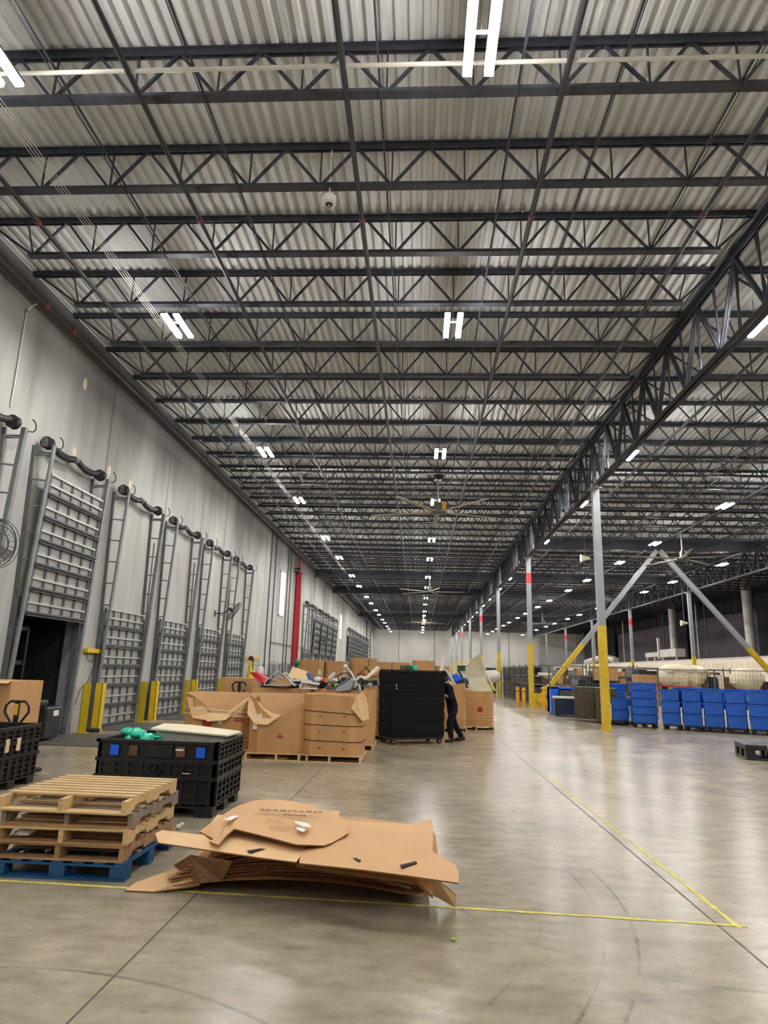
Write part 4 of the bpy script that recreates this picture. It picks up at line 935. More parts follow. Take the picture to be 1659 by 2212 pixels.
gaylord('narrow cardboard bulk box directly behind the person', (1.02, 21.9), .72, 1.0, 1.25, .25, [(0, 1), (.2, 1.08), (.3, .9), (.5, 1), (1, 1)], chamf=.08, straps=((.25, 0), (.33, 0)), strap_m='cardl', spots=False, plab='pallet under the narrow box behind the person')
for nm, m, pts, r in (('white_pole', 'white', [(.62, 21.6, 1.55), (.72, 21.7, 1.85), (.80, 21.8, 2.15)], .045), ('grey_bent_tube', 'conduit', [(.78, 21.8, 1.9), (.98, 21.9, 1.72), (1.18, 21.8, 1.38)], .05), ('black_strap', 'black', [(1.25, 21.8, 1.9), (1.42, 21.8, 1.6), (1.55, 21.7, 1.33)], .03)):
    b = MB(); b.tube(pts, r, 8); tag(b.build(nm, m, smooth=True), nm.replace('_', ' ')+' sticking out of the box behind the person', 'rod')
b = MB(); b.tube([(1.0, 22.3, 1.60), (1.22, 22.2, 1.68), (1.42, 22.3, 1.58)], [.07, .10, .08], 8); b.ball((1.22, 22.2, 1.56), .12, 8); tag(b.build('blue_tarp', 'blue2', smooth=True), 'bright blue crumpled tarp on the box behind the person', 'tarp')
b = MB(); b.ball((1.50, 22.3, 1.50), .14, 8); b.tube([(1.3, 22.2, 1.42), (1.5, 22.3, 1.5)], .08, 7); tag(b.build('navy_bag', 'navy', smooth=True), 'dark navy bag on the box behind the person', 'bag')
# far double-stacked bulk boxes
def farbox(label, x0, x1, ytop, yp, grp, h2=1.2):
    """two bulk boxes stacked; x0/x1/ytop are read at depth yp"""
    a = at(x0, ytop, 1, yp); c = at(x1, ytop, 1, yp); wd = c.x-a.x
    hh_ = a.z/2.0
    for lv in range(2):
        gaylord(label+(', lower one' if lv == 0 else ', upper one'), ((a.x+c.x)/2, yp+wd/2*.9, 0), wd-.02, wd*.9, hh_-.15 if lv == 0 else hh_+.02, 0, [(0, 1), (.05, .985), (.15, 1.0), (.2, .98), (.4, 1), (.7, .99), (1, 1)], chamf=wd*.16, z0=.13 if lv == 0 else hh_-.02, spots=True, pal=(lv == 0), group=grp, seal=(('lab', wd*.3, .6, .13), ('txt', -.2, .55, .3)) if lv else None, plab='pallet under the '+label)
farbox('stacked cardboard bulk boxes behind the heap, leftmost pair', 645, 699, 1424, 22.0, 'stacked bulk boxes behind the heap')
farbox('stacked cardboard bulk boxes behind the heap, second pair', 701, 752, 1427, 22.2, 'stacked bulk boxes behind the heap')
farbox('stacked cardboard bulk boxes behind the heap, third pair', 757, 813, 1420, 22.6, 'stacked bulk boxes behind the heap')
for i, (a_, c_, t_) in enumerate(((814, 842, 1429), (843, 886, 1430), (890, 938, 1426), (940, 972, 1438))):
    farbox('stacked cardboard bulk boxes above the padded cart, '+['leftmost', 'second', 'third and tallest', 'rightmost'][i]+' pair', a_, c_, t_, 27.0+i*.2, 'stacked bulk boxes above the padded cart')

# ------------------------------------------------------------------ heap of goods
def mound(c, rx, ry, rz, nm, lab):
    b = MB(); nu, nv = 40, 20; vs = []; fs = []
    for i in range(nv+1):
        for j in range(nu):
            a = 2*PI*j/nu; r = i/nv; 
            z = (1-r*r)*rz+rnd.uniform(-.07, .07)*(1 if i < nv else 0); vs.append((c[0]+math.cos(a)*r*rx+rnd.uniform(-.02, .02), c[1]+math.sin(a)*r*ry, c[2]+z))
    for i in range(nv):
        for j in range(nu): fs.append((i*nu+j, i*nu+(j+1) % nu, (i+1)*nu+(j+1) % nu, (i+1)*nu+j))
    b.add(vs, fs); o = b.build('mixed_small_goods', nm); tag(o, lab, 'mixed goods'); o['kind'] = 'stuff'; return o
def junk_mat():
    m = bpy.data.materials.new('mixed_small_goods'); m.use_nodes = True; nt = m.node_tree; b = nt.nodes['Principled BSDF']
    tc = nt.nodes.new('ShaderNodeTexCoord'); v = nt.nodes.new('ShaderNodeTexVoronoi'); v.inputs['Scale'].default_value = 9; nt.links.new(tc.outputs['Object'], v.inputs['Vector'])
    sp = nt.nodes.new('ShaderNodeSeparateColor'); nt.links.new(v.outputs['Color'], sp.inputs[0]); r = nt.nodes.new('ShaderNodeValToRGB'); r.color_ramp.interpolation = 'CONSTANT'
    cols = [(0, (.02, .02, .025)), (.28, (.12, .07, .04)), (.45, (.25, .22, .18)), (.6, (.06, .08, .06)), (.7, (.35, .30, .24)), (.82, (.5, .5, .48)), (.9, (.10, .14, .22)), (.96, (.30, .05, .04))]
    e = r.color_ramp.elements; e[0].position = cols[0][0]; e[0].color = cols[0][1]+(1,); e[1].position = cols[1][0]; e[1].color = cols[1][1]+(1,)
    for p_, c_ in cols[2:]: q = e.new(p_); q.color = c_+(1,)
    nt.links.new(sp.outputs[0], r.inputs[0]); nt.links.new(r.outputs[0], b.inputs['Base Color']); b.inputs['Roughness'].default_value = .55; return m
M['junk'] = junk_mat()
mound((-3.3, 16.4, 1.12), .74, .56, .36, 'junk', 'unsorted small goods filling the left heaped bulk box')
mound((-1.75, 16.5, 1.12), .70, .56, .34, 'junk', 'unsorted small goods filling the right heaped bulk box')
mound((-1.15, 18.95, 1.15), .52, .5, .35, 'junk', 'unsorted small goods on the strapped box beside the padded cart')
HY = 16.1
def hp(x, y, d=HY): return at(x, y, 1, d)
def frame_item(name, label, px, m, r=.014, d=HY, extra=()):
    b = MB(); q = [hp(x, y, d+o) for x, y, o in px]; b.tube(q+[q[0]], r, 6, False)
    for a, c, dd in extra: b.tube([hp(a[0], a[1], d+dd), hp(c[0], c[1], d+dd)], r*.6, 5)
    return tag(b.build(name, m, smooth=True), label, 'frame')
b = MB(); q = [hp(538, 1451), hp(556, 1452, 16.0), hp(574, 1464, 15.9), hp(572, 1477, 15.8), hp(556, 1473, 15.9), hp(548, 1462)]
b.add(q+[v+Vector((0, .35, -.02)) for v in q], [(0, 1, 2, 3, 4, 5), (11, 10, 9, 8, 7, 6)]+[(i, (i+1) % 6, (i+1) % 6+6, i+6) for i in range(6)]); tag(b.build('red_cushion', 'red', bevel=.03), 'bright red cushion at the left end of the heap', 'cushion')
p = hp(563, 1450, 16.5); b = MB(); b.lathe((p.x, p.y, p.z-.12), [(.07, 0), (.085, .05), (.085, .15), (.06, .22), (.02, .24)], 14); tag(b.build('white_jug', 'white', smooth=True), 'white rounded plastic jug standing behind the red cushion', 'jug')
frame_item('wire_rack', 'silver wire rack frame leaning in the heap right of the red cushion', ((575, 1470, 0), (600, 1449, .2), (640, 1478, .1), (620, 1481, -.15), (570, 1480, -.1)), 'rail', .014, 15.75, (((583, 1465), (628, 1480), 0), ((590, 1458), (636, 1479), .1), ((578, 1480), (604, 1455), 0), ((595, 1480), (612, 1460), .1)))
frame_item('picture_frame', 'pale picture frame slanting down in the middle of the heap', ((612, 1455, 0), (618, 1453, .3), (642, 1479, .3), (636, 1481, 0)), 'white', .018, 15.7)
b = MB(); q = [hp(600, 1455, 15.95), hp(638, 1476, 15.8), hp(618, 1482, 15.6), hp(583, 1478, 15.7)]; b.slab(q, .03); tag(b.build('slatted_board', 'wood2'), 'brown slatted panel under the wire frame in the heap', 'panel')
b = MB(); q = [hp(632, 1440, 16.5), hp(666, 1451, 16.6), hp(662, 1470, 16.3), hp(622, 1462, 16.2)]; b.slab(q, .012); tag(b.build('cardboard_piece', 'cardl'), 'tilted piece of tan cardboard rising from the middle of the heap', 'cardboard')
t = thing('storage_bucket', 'dark blue bucket with white rim in the middle of the heap', 'bucket', hp(637, 1482, 16.0))
b = MB(); b.lathe((0, 0, -.05), [(.14, 0), (.17, .16)], 18); b.build('body', 'navy', t, True)
b = MB(); b.lathe((0, 0, .11), [(.17, 0), (.18, .01), (.18, .03), (.16, .035)], 18); b.build('rim', 'white', t, True)
t = thing('folding_chair', 'white plastic frame of a folded chair at the front of the heap', 'chair', (0, 0, 0))
b = MB(); b.tube([hp(648, 1488, 15.7), hp(652, 1473, 15.7), hp(690, 1478, 15.65)], .03, 8); b.tube([hp(652, 1487, 15.65), hp(686, 1488, 15.6)], .02, 6); b.build('frame', 'white', t, True)
b = MB(); [b.tube([hp(655+6*i, 1487, 15.66), hp(662+6*i, 1480, 15.7)], .008, 5) for i in range(5)]; b.build('slat', 'rail', t)
b = MB(); b.tube([hp(665, 1455, 16.1), hp(676, 1468, 16.0), hp(688, 1478, 15.9)], [.05, .075, .04], 8); tag(b.build('blue_bag', 'slate', smooth=True), 'slate blue soft bag in the heap left of centre', 'bag')
for i, (x, y, r, m, nm) in enumerate(((686, 1468, .085, 'white', 'white ball'), (701, 1470, .075, 'red', 'red ball'), (727, 1481, .06, 'lime', 'lime green ball'), (712, 1476, .07, 'olive', 'olive ball'))):
    p = hp(x, y, 15.95); b = MB(); b.ball((p.x, p.y, p.z), r, 12, (1.1, 1, .85)); tag(b.build('play_ball', m, smooth=True), nm+' lying in the heap', 'ball')
def stick(name, label, px, m, r, d=HY):
    b = MB(); b.tube([hp(x, y, d+o) for x, y, o in px], r, 8); return tag(b.build(name, m, smooth=True), label, name.split('_')[-1])
stick('baseball_bat', 'long pale wooden bat slanting up at the right of the heap', ((774, 1482, 0), (795, 1462, .2), (817, 1443, .4)), 'cream', [.022, .04, .06], 16.1)
stick('cardboard_tube', 'short pale tube slanting up left of the grey tote', ((708, 1470, 0), (722, 1455, .2)), 'conduit', .05, 16.1)
stick('white_tube', 'thin white upright tube in the heap', ((736, 1478, 0), (741, 1455, 0)), 'white', .025, 16.1)
stick('light_blue_tube', 'bent light blue tube with white ball end rising over the heap', ((778, 1492, -.4), (776, 1480, -.3), (770, 1475, 0), (758, 1452, .2), (747, 1440, .3)), 'duct', .022, 16.1)
p = hp(746, 1440, 16.4); b = MB(); b.ball(p, .055, 10); tag(b.build('white_ball', 'white', smooth=True), 'white knob on the end of the bent blue tube', 'knob')
stick('pale_bent_pipe', 'pale bent pipe at the right of the heap', ((765, 1486, 0), (768, 1470, 0), (780, 1462, 0), (790, 1468, 0)), 'conduit', .035, 15.9)
stick('black_hose', 'thin black hose curling up before the third stacked bulk box', ((768, 1462, 0), (785, 1448, 0), (796, 1438, 0), (797, 1424, .1)), 'black', .012, 19)
stick('black_cane', 'thin black cane crossing before the third stacked bulk box', ((788, 1440, 0), (800, 1452, 0), (808, 1456, 0)), 'black', .018, 19)
for i in range(6):
    x = 715+i*13; stick('grey_rod', 'thin grey rod sticking out of the right half of the heap', ((x, 1492, 0), (x+rnd.uniform(-14, 14), 1462+rnd.uniform(-8, 8), rnd.uniform(0, .4))), 'galvd', .012, 15.9)['group'] = 'grey rods in the heap'
t = thing('grey_tote', 'grey plastic tote leaning at the right front of the heap', 'tote', (0, 0, 0))
b = MB(); q = [hp(722, 1487, 15.6), hp(757, 1465, 15.7), hp(764, 1470, 15.7), hp(757, 1490, 15.6), hp(730, 1494, 15.5)]; b.add(q+[v+Vector((.02, .35, 0)) for v in q], [tuple(range(5)), (9, 8, 7, 6, 5)]+[(i, (i+1) % 5, (i+1) % 5+5, i+5) for i in range(5)]); b.build('body', 'grey', t)
b = MB(); b.tube([hp(721, 1486, 15.58), hp(757, 1464, 15.68)], .018, 6); b.build('rim', 'galvd', t)
b = MB(); b.tube([hp(745, 1465, 16.0)+Vector((.16*math.cos(a), .05, .12*math.sin(a))) for a in [2*PI*i/16 for i in range(17)]], .015, 6, False); tag(b.build('black_wheel_rim', 'black'), 'dark round rim standing in the heap behind the grey tote', 'rim')
b = MB(); q = hp(642, 1432, 17.5); b.ball(q, .10, 8, (.8, 1, .9)); b.tube([q, q+Vector((-.05, 0, -.4))], .05, 7); tag(b.build('green_ball', 'green', smooth=True), 'green cap on a post beside the red riser foot', 'cap')
shp = [('brown carton scrap', 'card', 'box'), ('white bottle', 'white', 'bot'), ('black block', 'black', 'box'), ('grey part', 'galvd', 'box'), ('dark green block', 'dgreen', 'box'), ('silver can', 'rail', 'bot'), ('brown lump', 'brown', 'ball')]
for i in range(126):
    nm, m, kd = shp[i % 7]; zone = i % 3
    px = rnd.uniform(560, 700) if zone == 0 else rnd.uniform(690, 805) if zone == 1 else rnd.uniform(775, 812)
    py = rnd.uniform(1466, 1484); d = rnd.uniform(15.9, 16.7) if zone < 2 else rnd.uniform(18.7, 19.2)
    if zone == 2: py = rnd.uniform(1462, 1482)
    p = hp(px, py, d); b = MB()
    if kd == 'box': b.cbox(p, (rnd.uniform(.08, .26), rnd.uniform(.06, .2), rnd.uniform(.03, .12)), rnd.uniform(0, 3))
    elif kd == 'bot': a = rnd.uniform(0, 6.28); v = Vector((math.cos(a), math.sin(a), rnd.uniform(-.3, .8)))*.1; b.tube([p-v, p+v*.5, p+v], [.045, .045, .015], 9)
    else: b.ball(p, rnd.uniform(.05, .09), 8, (1, 1, .7))
    o = b.build(nm.replace(' ', '_'), m, smooth=kd != 'box')
    tag(o, 'small %s in the %s' % (nm, ['left half of the heap', 'right half of the heap', 'strapped box beside the padded cart'][zone]), nm.split()[-1], nm+' '+str(['left', 'right', 'strapped box'][zone]))

# ------------------------------------------------------------------ padded cart and person
ca = Vector((1.22, .70, 0)).normalized(); ang = math.atan2(.70, 1.22)
t = thing('padded_cart', 'tall black quilted insulated cart on casters being pushed across the floor', 'cart', (-.64, 17.35, 0), ang)
L_, D_, H0, H1 = 1.50, .72, .17, 1.80
b = MB()
nl = 5; zs = []
for i in range(nl):
    a_ = H0+(H1-H0)*i/nl; c_ = H0+(H1-H0)*(i+1)/nl
    zs += [(a_+.004, .0), (a_+.04, .010), ((a_+c_)/2, .016), (c_-.04, .010), (c_-.004, .0)]
ringp = lambda o: [(-o, -o), (L_/3, -o*1.1), (2*L_/3, -o*1.1), (L_+o, -o), (L_+o, D_/2), (L_+o, D_+o), (L_/2, D_+o), (-o, D_+o), (-o, D_/2)]
vs = []; fs = []; n_ = 9
for z, o in zs: vs += [(x+.03*(z/1.9)*(1 if x > 1 else -1), y, z-.05*(1 if x < 0.1 and z < .3 else 0)*0) for x, y in ringp(o)]
for i in range(len(zs)-1):
    for j in range(n_): fs.append((i*n_+j, i*n_+(j+1) % n_, (i+1)*n_+(j+1) % n_, (i+1)*n_+j))
fs += [tuple(range(n_))[::-1], tuple((len(zs)-1)*n_+j for j in range(n_))]
b.add(vs, fs); b.build('quilted_cover', 'blackc', t)
b = MB(); b.box((-.05, -.05, H1), (L_+.06, D_+.05, H1+.03)); b.build('top_cover', 'blackc', t, bevel=.012)
for i in range(1, nl):
    z = H0+(H1-H0)*i/nl; b = MB(); b.tube([(-.03, -.012, z), (L_+.03, -.012, z)], .007, 6); b.build('seam_piping', 'rubber', t)
b = MB(); b.box((.06, -.046, 1.40), (.085, -.036, 1.48)); b.lathe((.075, -.05, 1.36), [(.02, -.004), (.02, .004)], 12, 1); b.build('buckle', 'rail', t, label='small silver buckle')
b = MB(); b.box((0, 0, .12), (L_, D_, .18)); b.build('base_frame', 'black', t)
for x, y in ((.08, .08), (L_-.08, .08), (.08, D_-.08), (L_-.08, D_-.08)):
    b = MB(); b.lathe((x, y, .07), [(.03, -.024), (.068, -.022), (.07, 0), (.068, .022), (.03, .024)], 18, 1); c_ = b.build('caster_wheel', 'rubber', t, True)
    b = MB(); b.lathe((x, y, .07), [(.03, -.027), (.03, .027)], 12, 1); b.build('hub', 'rail', c_)
    b = MB(); b.box((x-.02, y-.035, .06), (x+.02, y-.028, .15)); b.box((x-.02, y+.028, .06), (x+.02, y+.035, .15)); b.box((x-.03, y-.035, .14), (x+.03, y+.035, .15)); b.build('caster_fork', 'galv', t)
for x, y, r, m, nm in ((.62, .3, .10, 'dgreen', 'dark green jar'), (.80, .35, .10, 'teal', 'teal jar'), (.48, .35, .09, 'olive', 'olive jar')):
    q = t.matrix_basis @ Vector((x, y, H1+.03)); b = MB(); b.lathe((q.x, q.y, q.z), [(r, 0), (r, .09), (r*.8, .12)], 14); tag(b.build('jar', m, smooth=True), nm+' standing on top of the black padded cart', 'jar')

def skin(name, joints, edges, root, m, parent=None, sub=2):
    names = list(joints); me = bpy.data.meshes.new(name)
    me.from_pydata([joints[n][0] for n in names], [(names.index(a), names.index(b)) for a, b in edges], [])
    o = bpy.data.objects.new(name, me); COL.objects.link(o)
    sk = o.modifiers.new('skin', 'SKIN'); sk.use_smooth_shade = True
    if not me.skin_vertices: bpy.context.view_layer.update()
    if not me.skin_vertices:
        me.attributes.get('skin_data')
    sd = me.skin_vertices[0].data if me.skin_vertices else None
    if sd:
        for i, n in enumerate(names):
            r = joints[n][1]; sd[i].radius = (r, r) if not isinstance(r, tuple) else r; sd[i].use_root = (n == root)
    su = o.modifiers.new('sub', 'SUBSURF'); su.levels = sub; su.render_levels = sub
    me.materials.append(M[m]) if not isinstance(m, list) else [me.materials.append(M[x]) for x in m]
    if parent: o.parent = parent
    return o
# person pushing the cart: faces the cart (towards -x), leaning forward
per_o = thing('person', 'person in dark navy work clothes and cap pushing the black padded cart', 'person', (0.93, 18.66, 0), math.radians(209))
# local axes: +x is the walking direction (towards the cart)
J = {
 'pel': ((0, 0, .90), (.15, .12)), 'bel': ((.04, 0, 1.05), (.14, .11)), 'che': ((.14, 0, 1.27), (.17, .12)), 'nk0': ((.20, 0, 1.43), (.09, .08)), 'nk': ((.24, 0, 1.50), (.055, .055)),
 'hd0': ((.28, 0, 1.58), (.075, .085)), 'hd1': ((.29, 0, 1.68), (.085, .10)), 'hd2': ((.28, 0, 1.75), (.06, .07)),
 'hl': ((0, .09, .84), (.10, .10)), 'kl': ((.16, .10, .47), (.070, .07)), 'al': ((.10, .10, .09), (.045, .045)), 'tl': ((.22, .10, .05), (.045, .035)),
 'hr': ((0, -.09, .84), (.10, .10)), 'kr': ((-.10, -.10, .48), (.070, .07)), 'ar': ((-.34, -.10, .12), (.045, .045)), 'tr': ((-.23, -.10, .05), (.045, .035)),
 'sl': ((.19, .19, 1.38), (.075, .07)), 'el': ((.24, .27, 1.14), (.052, .052)), 'wl': ((.44, .22, 1.22), (.036, .036)), 
 'sr': ((.19, -.19, 1.38), (.075, .07)), 'er': ((.22, -.27, 1.13), (.052, .052)), 'wr': ((.42, -.22, 1.20), (.036, .036)),
}
Ed = [('pel', 'bel'), ('bel', 'che'), ('che', 'nk0'), ('nk0', 'nk'), ('nk', 'hd0'), ('hd0', 'hd1'), ('hd1', 'hd2'), ('pel', 'hl'), ('hl', 'kl'), ('kl', 'al'), ('al', 'tl'), ('pel', 'hr'), ('hr', 'kr'), ('kr', 'ar'), ('ar', 'tr'),
      ('nk0', 'sl'), ('sl', 'el'), ('el', 'wl'), ('nk0', 'sr'), ('sr', 'er'), ('er', 'wr')]
# the body: palms and five fingers of each hand grow out of the wrists
for s, wv in ((1, 'wl'), (-1, 'wr')):
    wx, wy, wz = J[wv][0]; k_ = wv[1]
    J['p'+k_] = ((wx+.06, wy, wz+.03), (.038, .020)); Ed.append((wv, 'p'+k_))
    for f, (dy, dz, ln) in enumerate(((.034, .045, 1.0), (.012, .055, 1.1), (-.011, .052, 1.05), (-.033, .042, .85))):
        a_, b_, c_ = 'f%d%sa' % (f, k_), 'f%d%sb' % (f, k_), 'f%d%sc' % (f, k_)
        J[a_] = ((wx+.085, wy+dy*s, wz+.06), .011); J[b_] = ((wx+.10, wy+dy*1.15*s, wz+.06+.035*ln), .010); J[c_] = ((wx+.098, wy+dy*1.2*s, wz+.06+.065*ln), .008)
        Ed += [('p'+k_, a_), (a_, b_), (b_, c_)]
    J['t0'+k_] = ((wx+.055, wy+.045*s*-1, wz+.045), .013); J['t1'+k_] = ((wx+.085, wy-.075*s, wz+.055), .010); Ed += [('p'+k_, 't0'+k_), ('t0'+k_, 't1'+k_)]
body = skin('body', J, Ed, 'pel', ['skinp', 'navyc'], per_o, 2)
dg = bpy.context.evaluated_depsgraph_get(); ev = body.evaluated_get(dg); bmsh = bpy.data.meshes.new_from_object(ev)
body.modifiers.clear(); body.data = bmsh
if len(bmsh.materials) < 2: bmsh.materials.clear(); bmsh.materials.append(M['skinp']); bmsh.materials.append(M['navyc'])
for p in bmsh.polygons: p.use_smooth = True; p.material_index = 0
# clothing: shells grown from the body surface
def shell(name, test, off, m):
    bm = bmesh.new(); bm.from_mesh(bmsh); bm.normal_update()
    bmesh.ops.delete(bm, geom=[f for f in bm.faces if not test(f.calc_center_median())], context='FACES')
    bm.normal_update()
    for v in bm.verts: v.co += v.normal*off
    me = bpy.data.meshes.new(name); bm.to_mesh(me); bm.free(); me.materials.append(M[m]); o = bpy.data.objects.new(name, me); COL.objects.link(o); o.parent = per_o
    for p in me.polygons: p.use_smooth = True
    s = o.modifiers.new('thickness', 'SOLIDIFY'); s.thickness = .006; s.offset = 1
    return o
shell('trousers', lambda c: .10 < c.z < 1.0 and c.x < .36, .016, 'navyc')
shell('shirt', lambda c: .92 < c.z < 1.50 and not (c.x > .33 and abs(c.y) > .12), .018, 'navyc')
for s in ((.10, .10), (-.34, -.10)):
    b = MB(); ax, ay = s; h_ = .0 if ax > 0 else .02
    b.lathe((ax, ay, 0), [(.06, .0+h_), (.066, .05+h_), (.062, .17+h_)], 12); b.slab([(ax-.09, ay-.055, .10+h_), (ax+.15, ay-.058, .075+h_), (ax+.20, ay, .07+h_), (ax+.15, ay+.058, .075+h_), (ax-.09, ay+.055, .10+h_)], .072+h_)
    b.build('shoe', 'black', per_o, bevel=.012)
b = MB(); b.lathe((.285, 0, 1.68), [(.108, 0), (.112, .04), (.10, .09), (.06, .125), (.01, .135)], 18); b.slab([(.36, -.07, 1.70), (.46, -.05, 1.685), (.48, 0, 1.68), (.46, .05, 1.685), (.36, .07, 1.70)], .012); b.build('cap', 'navyc', per_o, True)
b = MB(); b.lathe((.25, 0, 1.56), [(.075, 0), (.098, .05), (.10, .13)], 16); b.build('hair', 'black', per_o, True)
b = MB(); b.tube([(.375, 0, 1.665), (.398, 0, 1.64), (.38, 0, 1.63)], [.012, .018, .012], 7); b.build('nose', 'skinp', per_o, True)
b = MB(); b.ball((.366, .035, 1.668), .011, 8); b.ball((.366, -.035, 1.668), .011, 8); b.build('eye', 'white', per_o, True)
b = MB(); b.tube([(.366, -.025, 1.608), (.374, 0, 1.606), (.366, .025, 1.608)], .006, 6); b.build('mouth', 'redink', per_o, True)
b = MB(); b.ball((.28, .094, 1.645), .028, 8, (.7, .35, 1.1)); b.ball((.28, -.094, 1.645), .028, 8, (.7, .35, 1.1)); b.build('ear', 'skinp', per_o, True)
b = MB(); b.cbox((-.20, -.175, .40), (.08, .012, .03)); b.build('reflective_patch', 'rail', per_o)
# ================================================================== RIGHT SIDE
def blue_cart(label, loc, rz, wd=.92, dp=1.0, h=1.40, tiers=3, m='blue', group='row of blue carts', edge=True):
    t = thing('blue_cart', label, 'cart', loc, rz, group); z0 = .17; th_ = (h-z0)/tiers
    for i in range(tiers):
        a = z0+i*th_+.008; c = z0+(i+1)*th_-.008; s0 = -.012 if i < tiers-1 else .0; s1 = .012
        b = MB(); o0, o1 = -.018, .012
        b.add([(o0*-1, -o0*-1, a), (wd+o0, 0-o0, a), (wd+o0, dp+o0, a), (-o0, dp+o0, a), (-o1, -o1, c), (wd+o1, -o1, c), (wd+o1, dp+o1, c), (-o1, dp+o1, c)],
              [(0, 3, 2, 1), (4, 5, 6, 7), (0, 1, 5, 4), (1, 2, 6, 5), (2, 3, 7, 6), (3, 0, 4, 7)])
        b.box((-.03, -.03, c-.05), (wd+.03, dp+.03, c))
        b.build('tier', m, t, bevel=.012)
    b = MB(); b.box((0, 0, .13), (wd, dp, .17)); b.build('base', 'black', t)
    for x in (.08, wd/2, wd-.08):
        for y in (.08, dp-.08):
            if x == wd/2 and tiers < 4: continue
            b = MB(); b.lathe((x, y, .065), [(.03, -.02), (.063, -.018), (.063, .018), (.03, .02)], 14, 1); b.box((x-.015, y-.03, .07), (x+.015, y+.03, .15)); b.build('caster', 'rubber', t)
    if edge: b = MB(); b.box((-.075, -.05, .20), (-.02, .03, .80)); b.build('edge_post', 'duct', t, label='pale upright strip')
    return t
A = Vector((8.78, 25.55, 0)); dv = Vector((3.0, -1.42, 0)); u_ = dv.normalized(); rz = math.atan2(u_.y, u_.x)
blue_cart('tall blue five-tier cart at the front left corner of the cart row', (7.93, 25.95, 0), math.radians(-12), .86, 1.0, 1.62, 5, group='blue carts', edge=False)
ow = ['just right of the tall five-tier cart', 'second right of the tall five-tier cart', 'third right of the tall five-tier cart', 'fourth right of the tall five-tier cart', 'fifth right of the tall five-tier cart', 'sixth right of the tall five-tier cart', 'seventh right of the tall five-tier cart', 'last, cut off at the right edge of the picture']
for i in range(8):
    p = A+u_*(.06+.70*i); blue_cart('blue three-tier cart, '+ow[i], (p.x, p.y, 0), rz, .61, .95, 1.42)
for i in range(6):
    p = A+u_*(.3+.85*i)+Vector((.75, 1.5, 0)); blue_cart('blue cart in the row behind the front carts, %s from the left' % ['first', 'second', 'third', 'fourth', 'fifth', 'sixth'][i], (p.x, p.y, 0), rz, .78, .95, 1.47, 3, 'blue2', 'second row of blue carts', False)
p = at(1345, 1572); blue_cart('low blue cart with a pale corner post left of the tall five-tier cart', (p.x-.02, 26.95, 0), math.radians(-12), .62, .9, .98, 2, group='blue carts')
p = at(1322, 1560); blue_cart('blue tiered cart behind the olive crates', (p.x+.05, p.y+.9, 0), 0, .78, .9, 1.52, 3, group='blue carts', edge=False)
p = at(1365, 1558); blue_cart('blue tiered cart behind the low blue cart', (p.x-.75, p.y+.7, 0), 0, .78, .9, 1.54, 3, group='blue carts', edge=False)
# pinkish tray on carts
b = MB(); q = A+u_*.3; b.cbox((q.x+.6, q.y+1.0, 1.50), (1.3, .5, .05), rz); tag(b.build('red_tray', 'redink'), 'thin reddish tray lying on top of the first blue carts', 'tray')
# olive nested crates
def crate_stack(label, loc, wd, dp, n_, rz=0):
    for i in range(n_):
        t = thing('olive_crate', label+', '+('bottom one' if i == 0 else 'top one' if i == n_-1 else 'one of the middle layers'), 'crate', (loc[0], loc[1], .10+i*.105), rz, label)
        b = MB(); b.box((0, 0, 0), (wd, dp, .06)); b.box((-.025, -.025, .06), (wd+.025, dp+.025, .10)); b.build('body', 'olive', t, bevel=.005)
        b = MB(); [b.box((x, -.04, .0), (x+wd*.14, -.02, .085)) for x in (wd*.18, wd*.62)]; [b.box((wd+.02, y, .0), (wd+.04, y+dp*.2, .085)) for y in (dp*.2, dp*.6)]; b.build('grip', 'brown' if i % 2 else 'olive', t)
p = at(1243, 1557); crate_stack('nested olive ribbed crates left of the front yellow column', (p.x, p.y, 0), 1.0, 1.1, 12, math.radians(-14))
p = at(1296, 1565); crate_stack('nested olive ribbed crates behind the front yellow column', (p.x-.05, p.y+.15, 0), .72, 1.0, 12, math.radians(-14))
pallet('wooden_pallet', 'pale pallet under the olive crates by the front yellow column', (6.55, 27.9, 0), math.radians(-14), 'woodg', 1.9, 1.2, .10, group='pallets on the right side')
t = thing('navy_bin', 'dark navy bin with a pale rim left of the olive crates', 'bin', (6.15, 31.4, 0), math.radians(-6))
b = MB(); b.box((0, 0, .08), (.98, 1, .78)); b.build('body', 'navy', t, bevel=.03)
b = MB(); b.box((-.03, -.03, .78), (1.01, 1.03, .86)); b.build('rim', 'duct', t, bevel=.02)
b = MB(); [b.lathe((x, .08, .05), [(.05, -.03), (.05, .03)], 12, 1) for x in (.1, .88)]; b.build('caster', 'rubber', t)
t = thing('blue_bin', 'bright blue bin holding olive trays behind the navy bin', 'bin', (6.35, 33.2, 0))
b = MB(); b.box((0, 0, .05), (.35, 1, 1.24)); b.box((0, 0, 1.16), (1.1, 1, 1.24)); b.box((0, .5, .05), (1.1, 1, 1.24)); b.build('body', 'blue2', t, bevel=.01)
for i in range(5):
    b = MB(); b.box((6.72, 33.0, .62+.1*i), (7.4, 33.6, .70+.1*i)); tag(b.build('olive_tray', 'olive'), 'olive tray stacked in front of the bright blue bin', 'tray', 'olive trays at the blue bin')
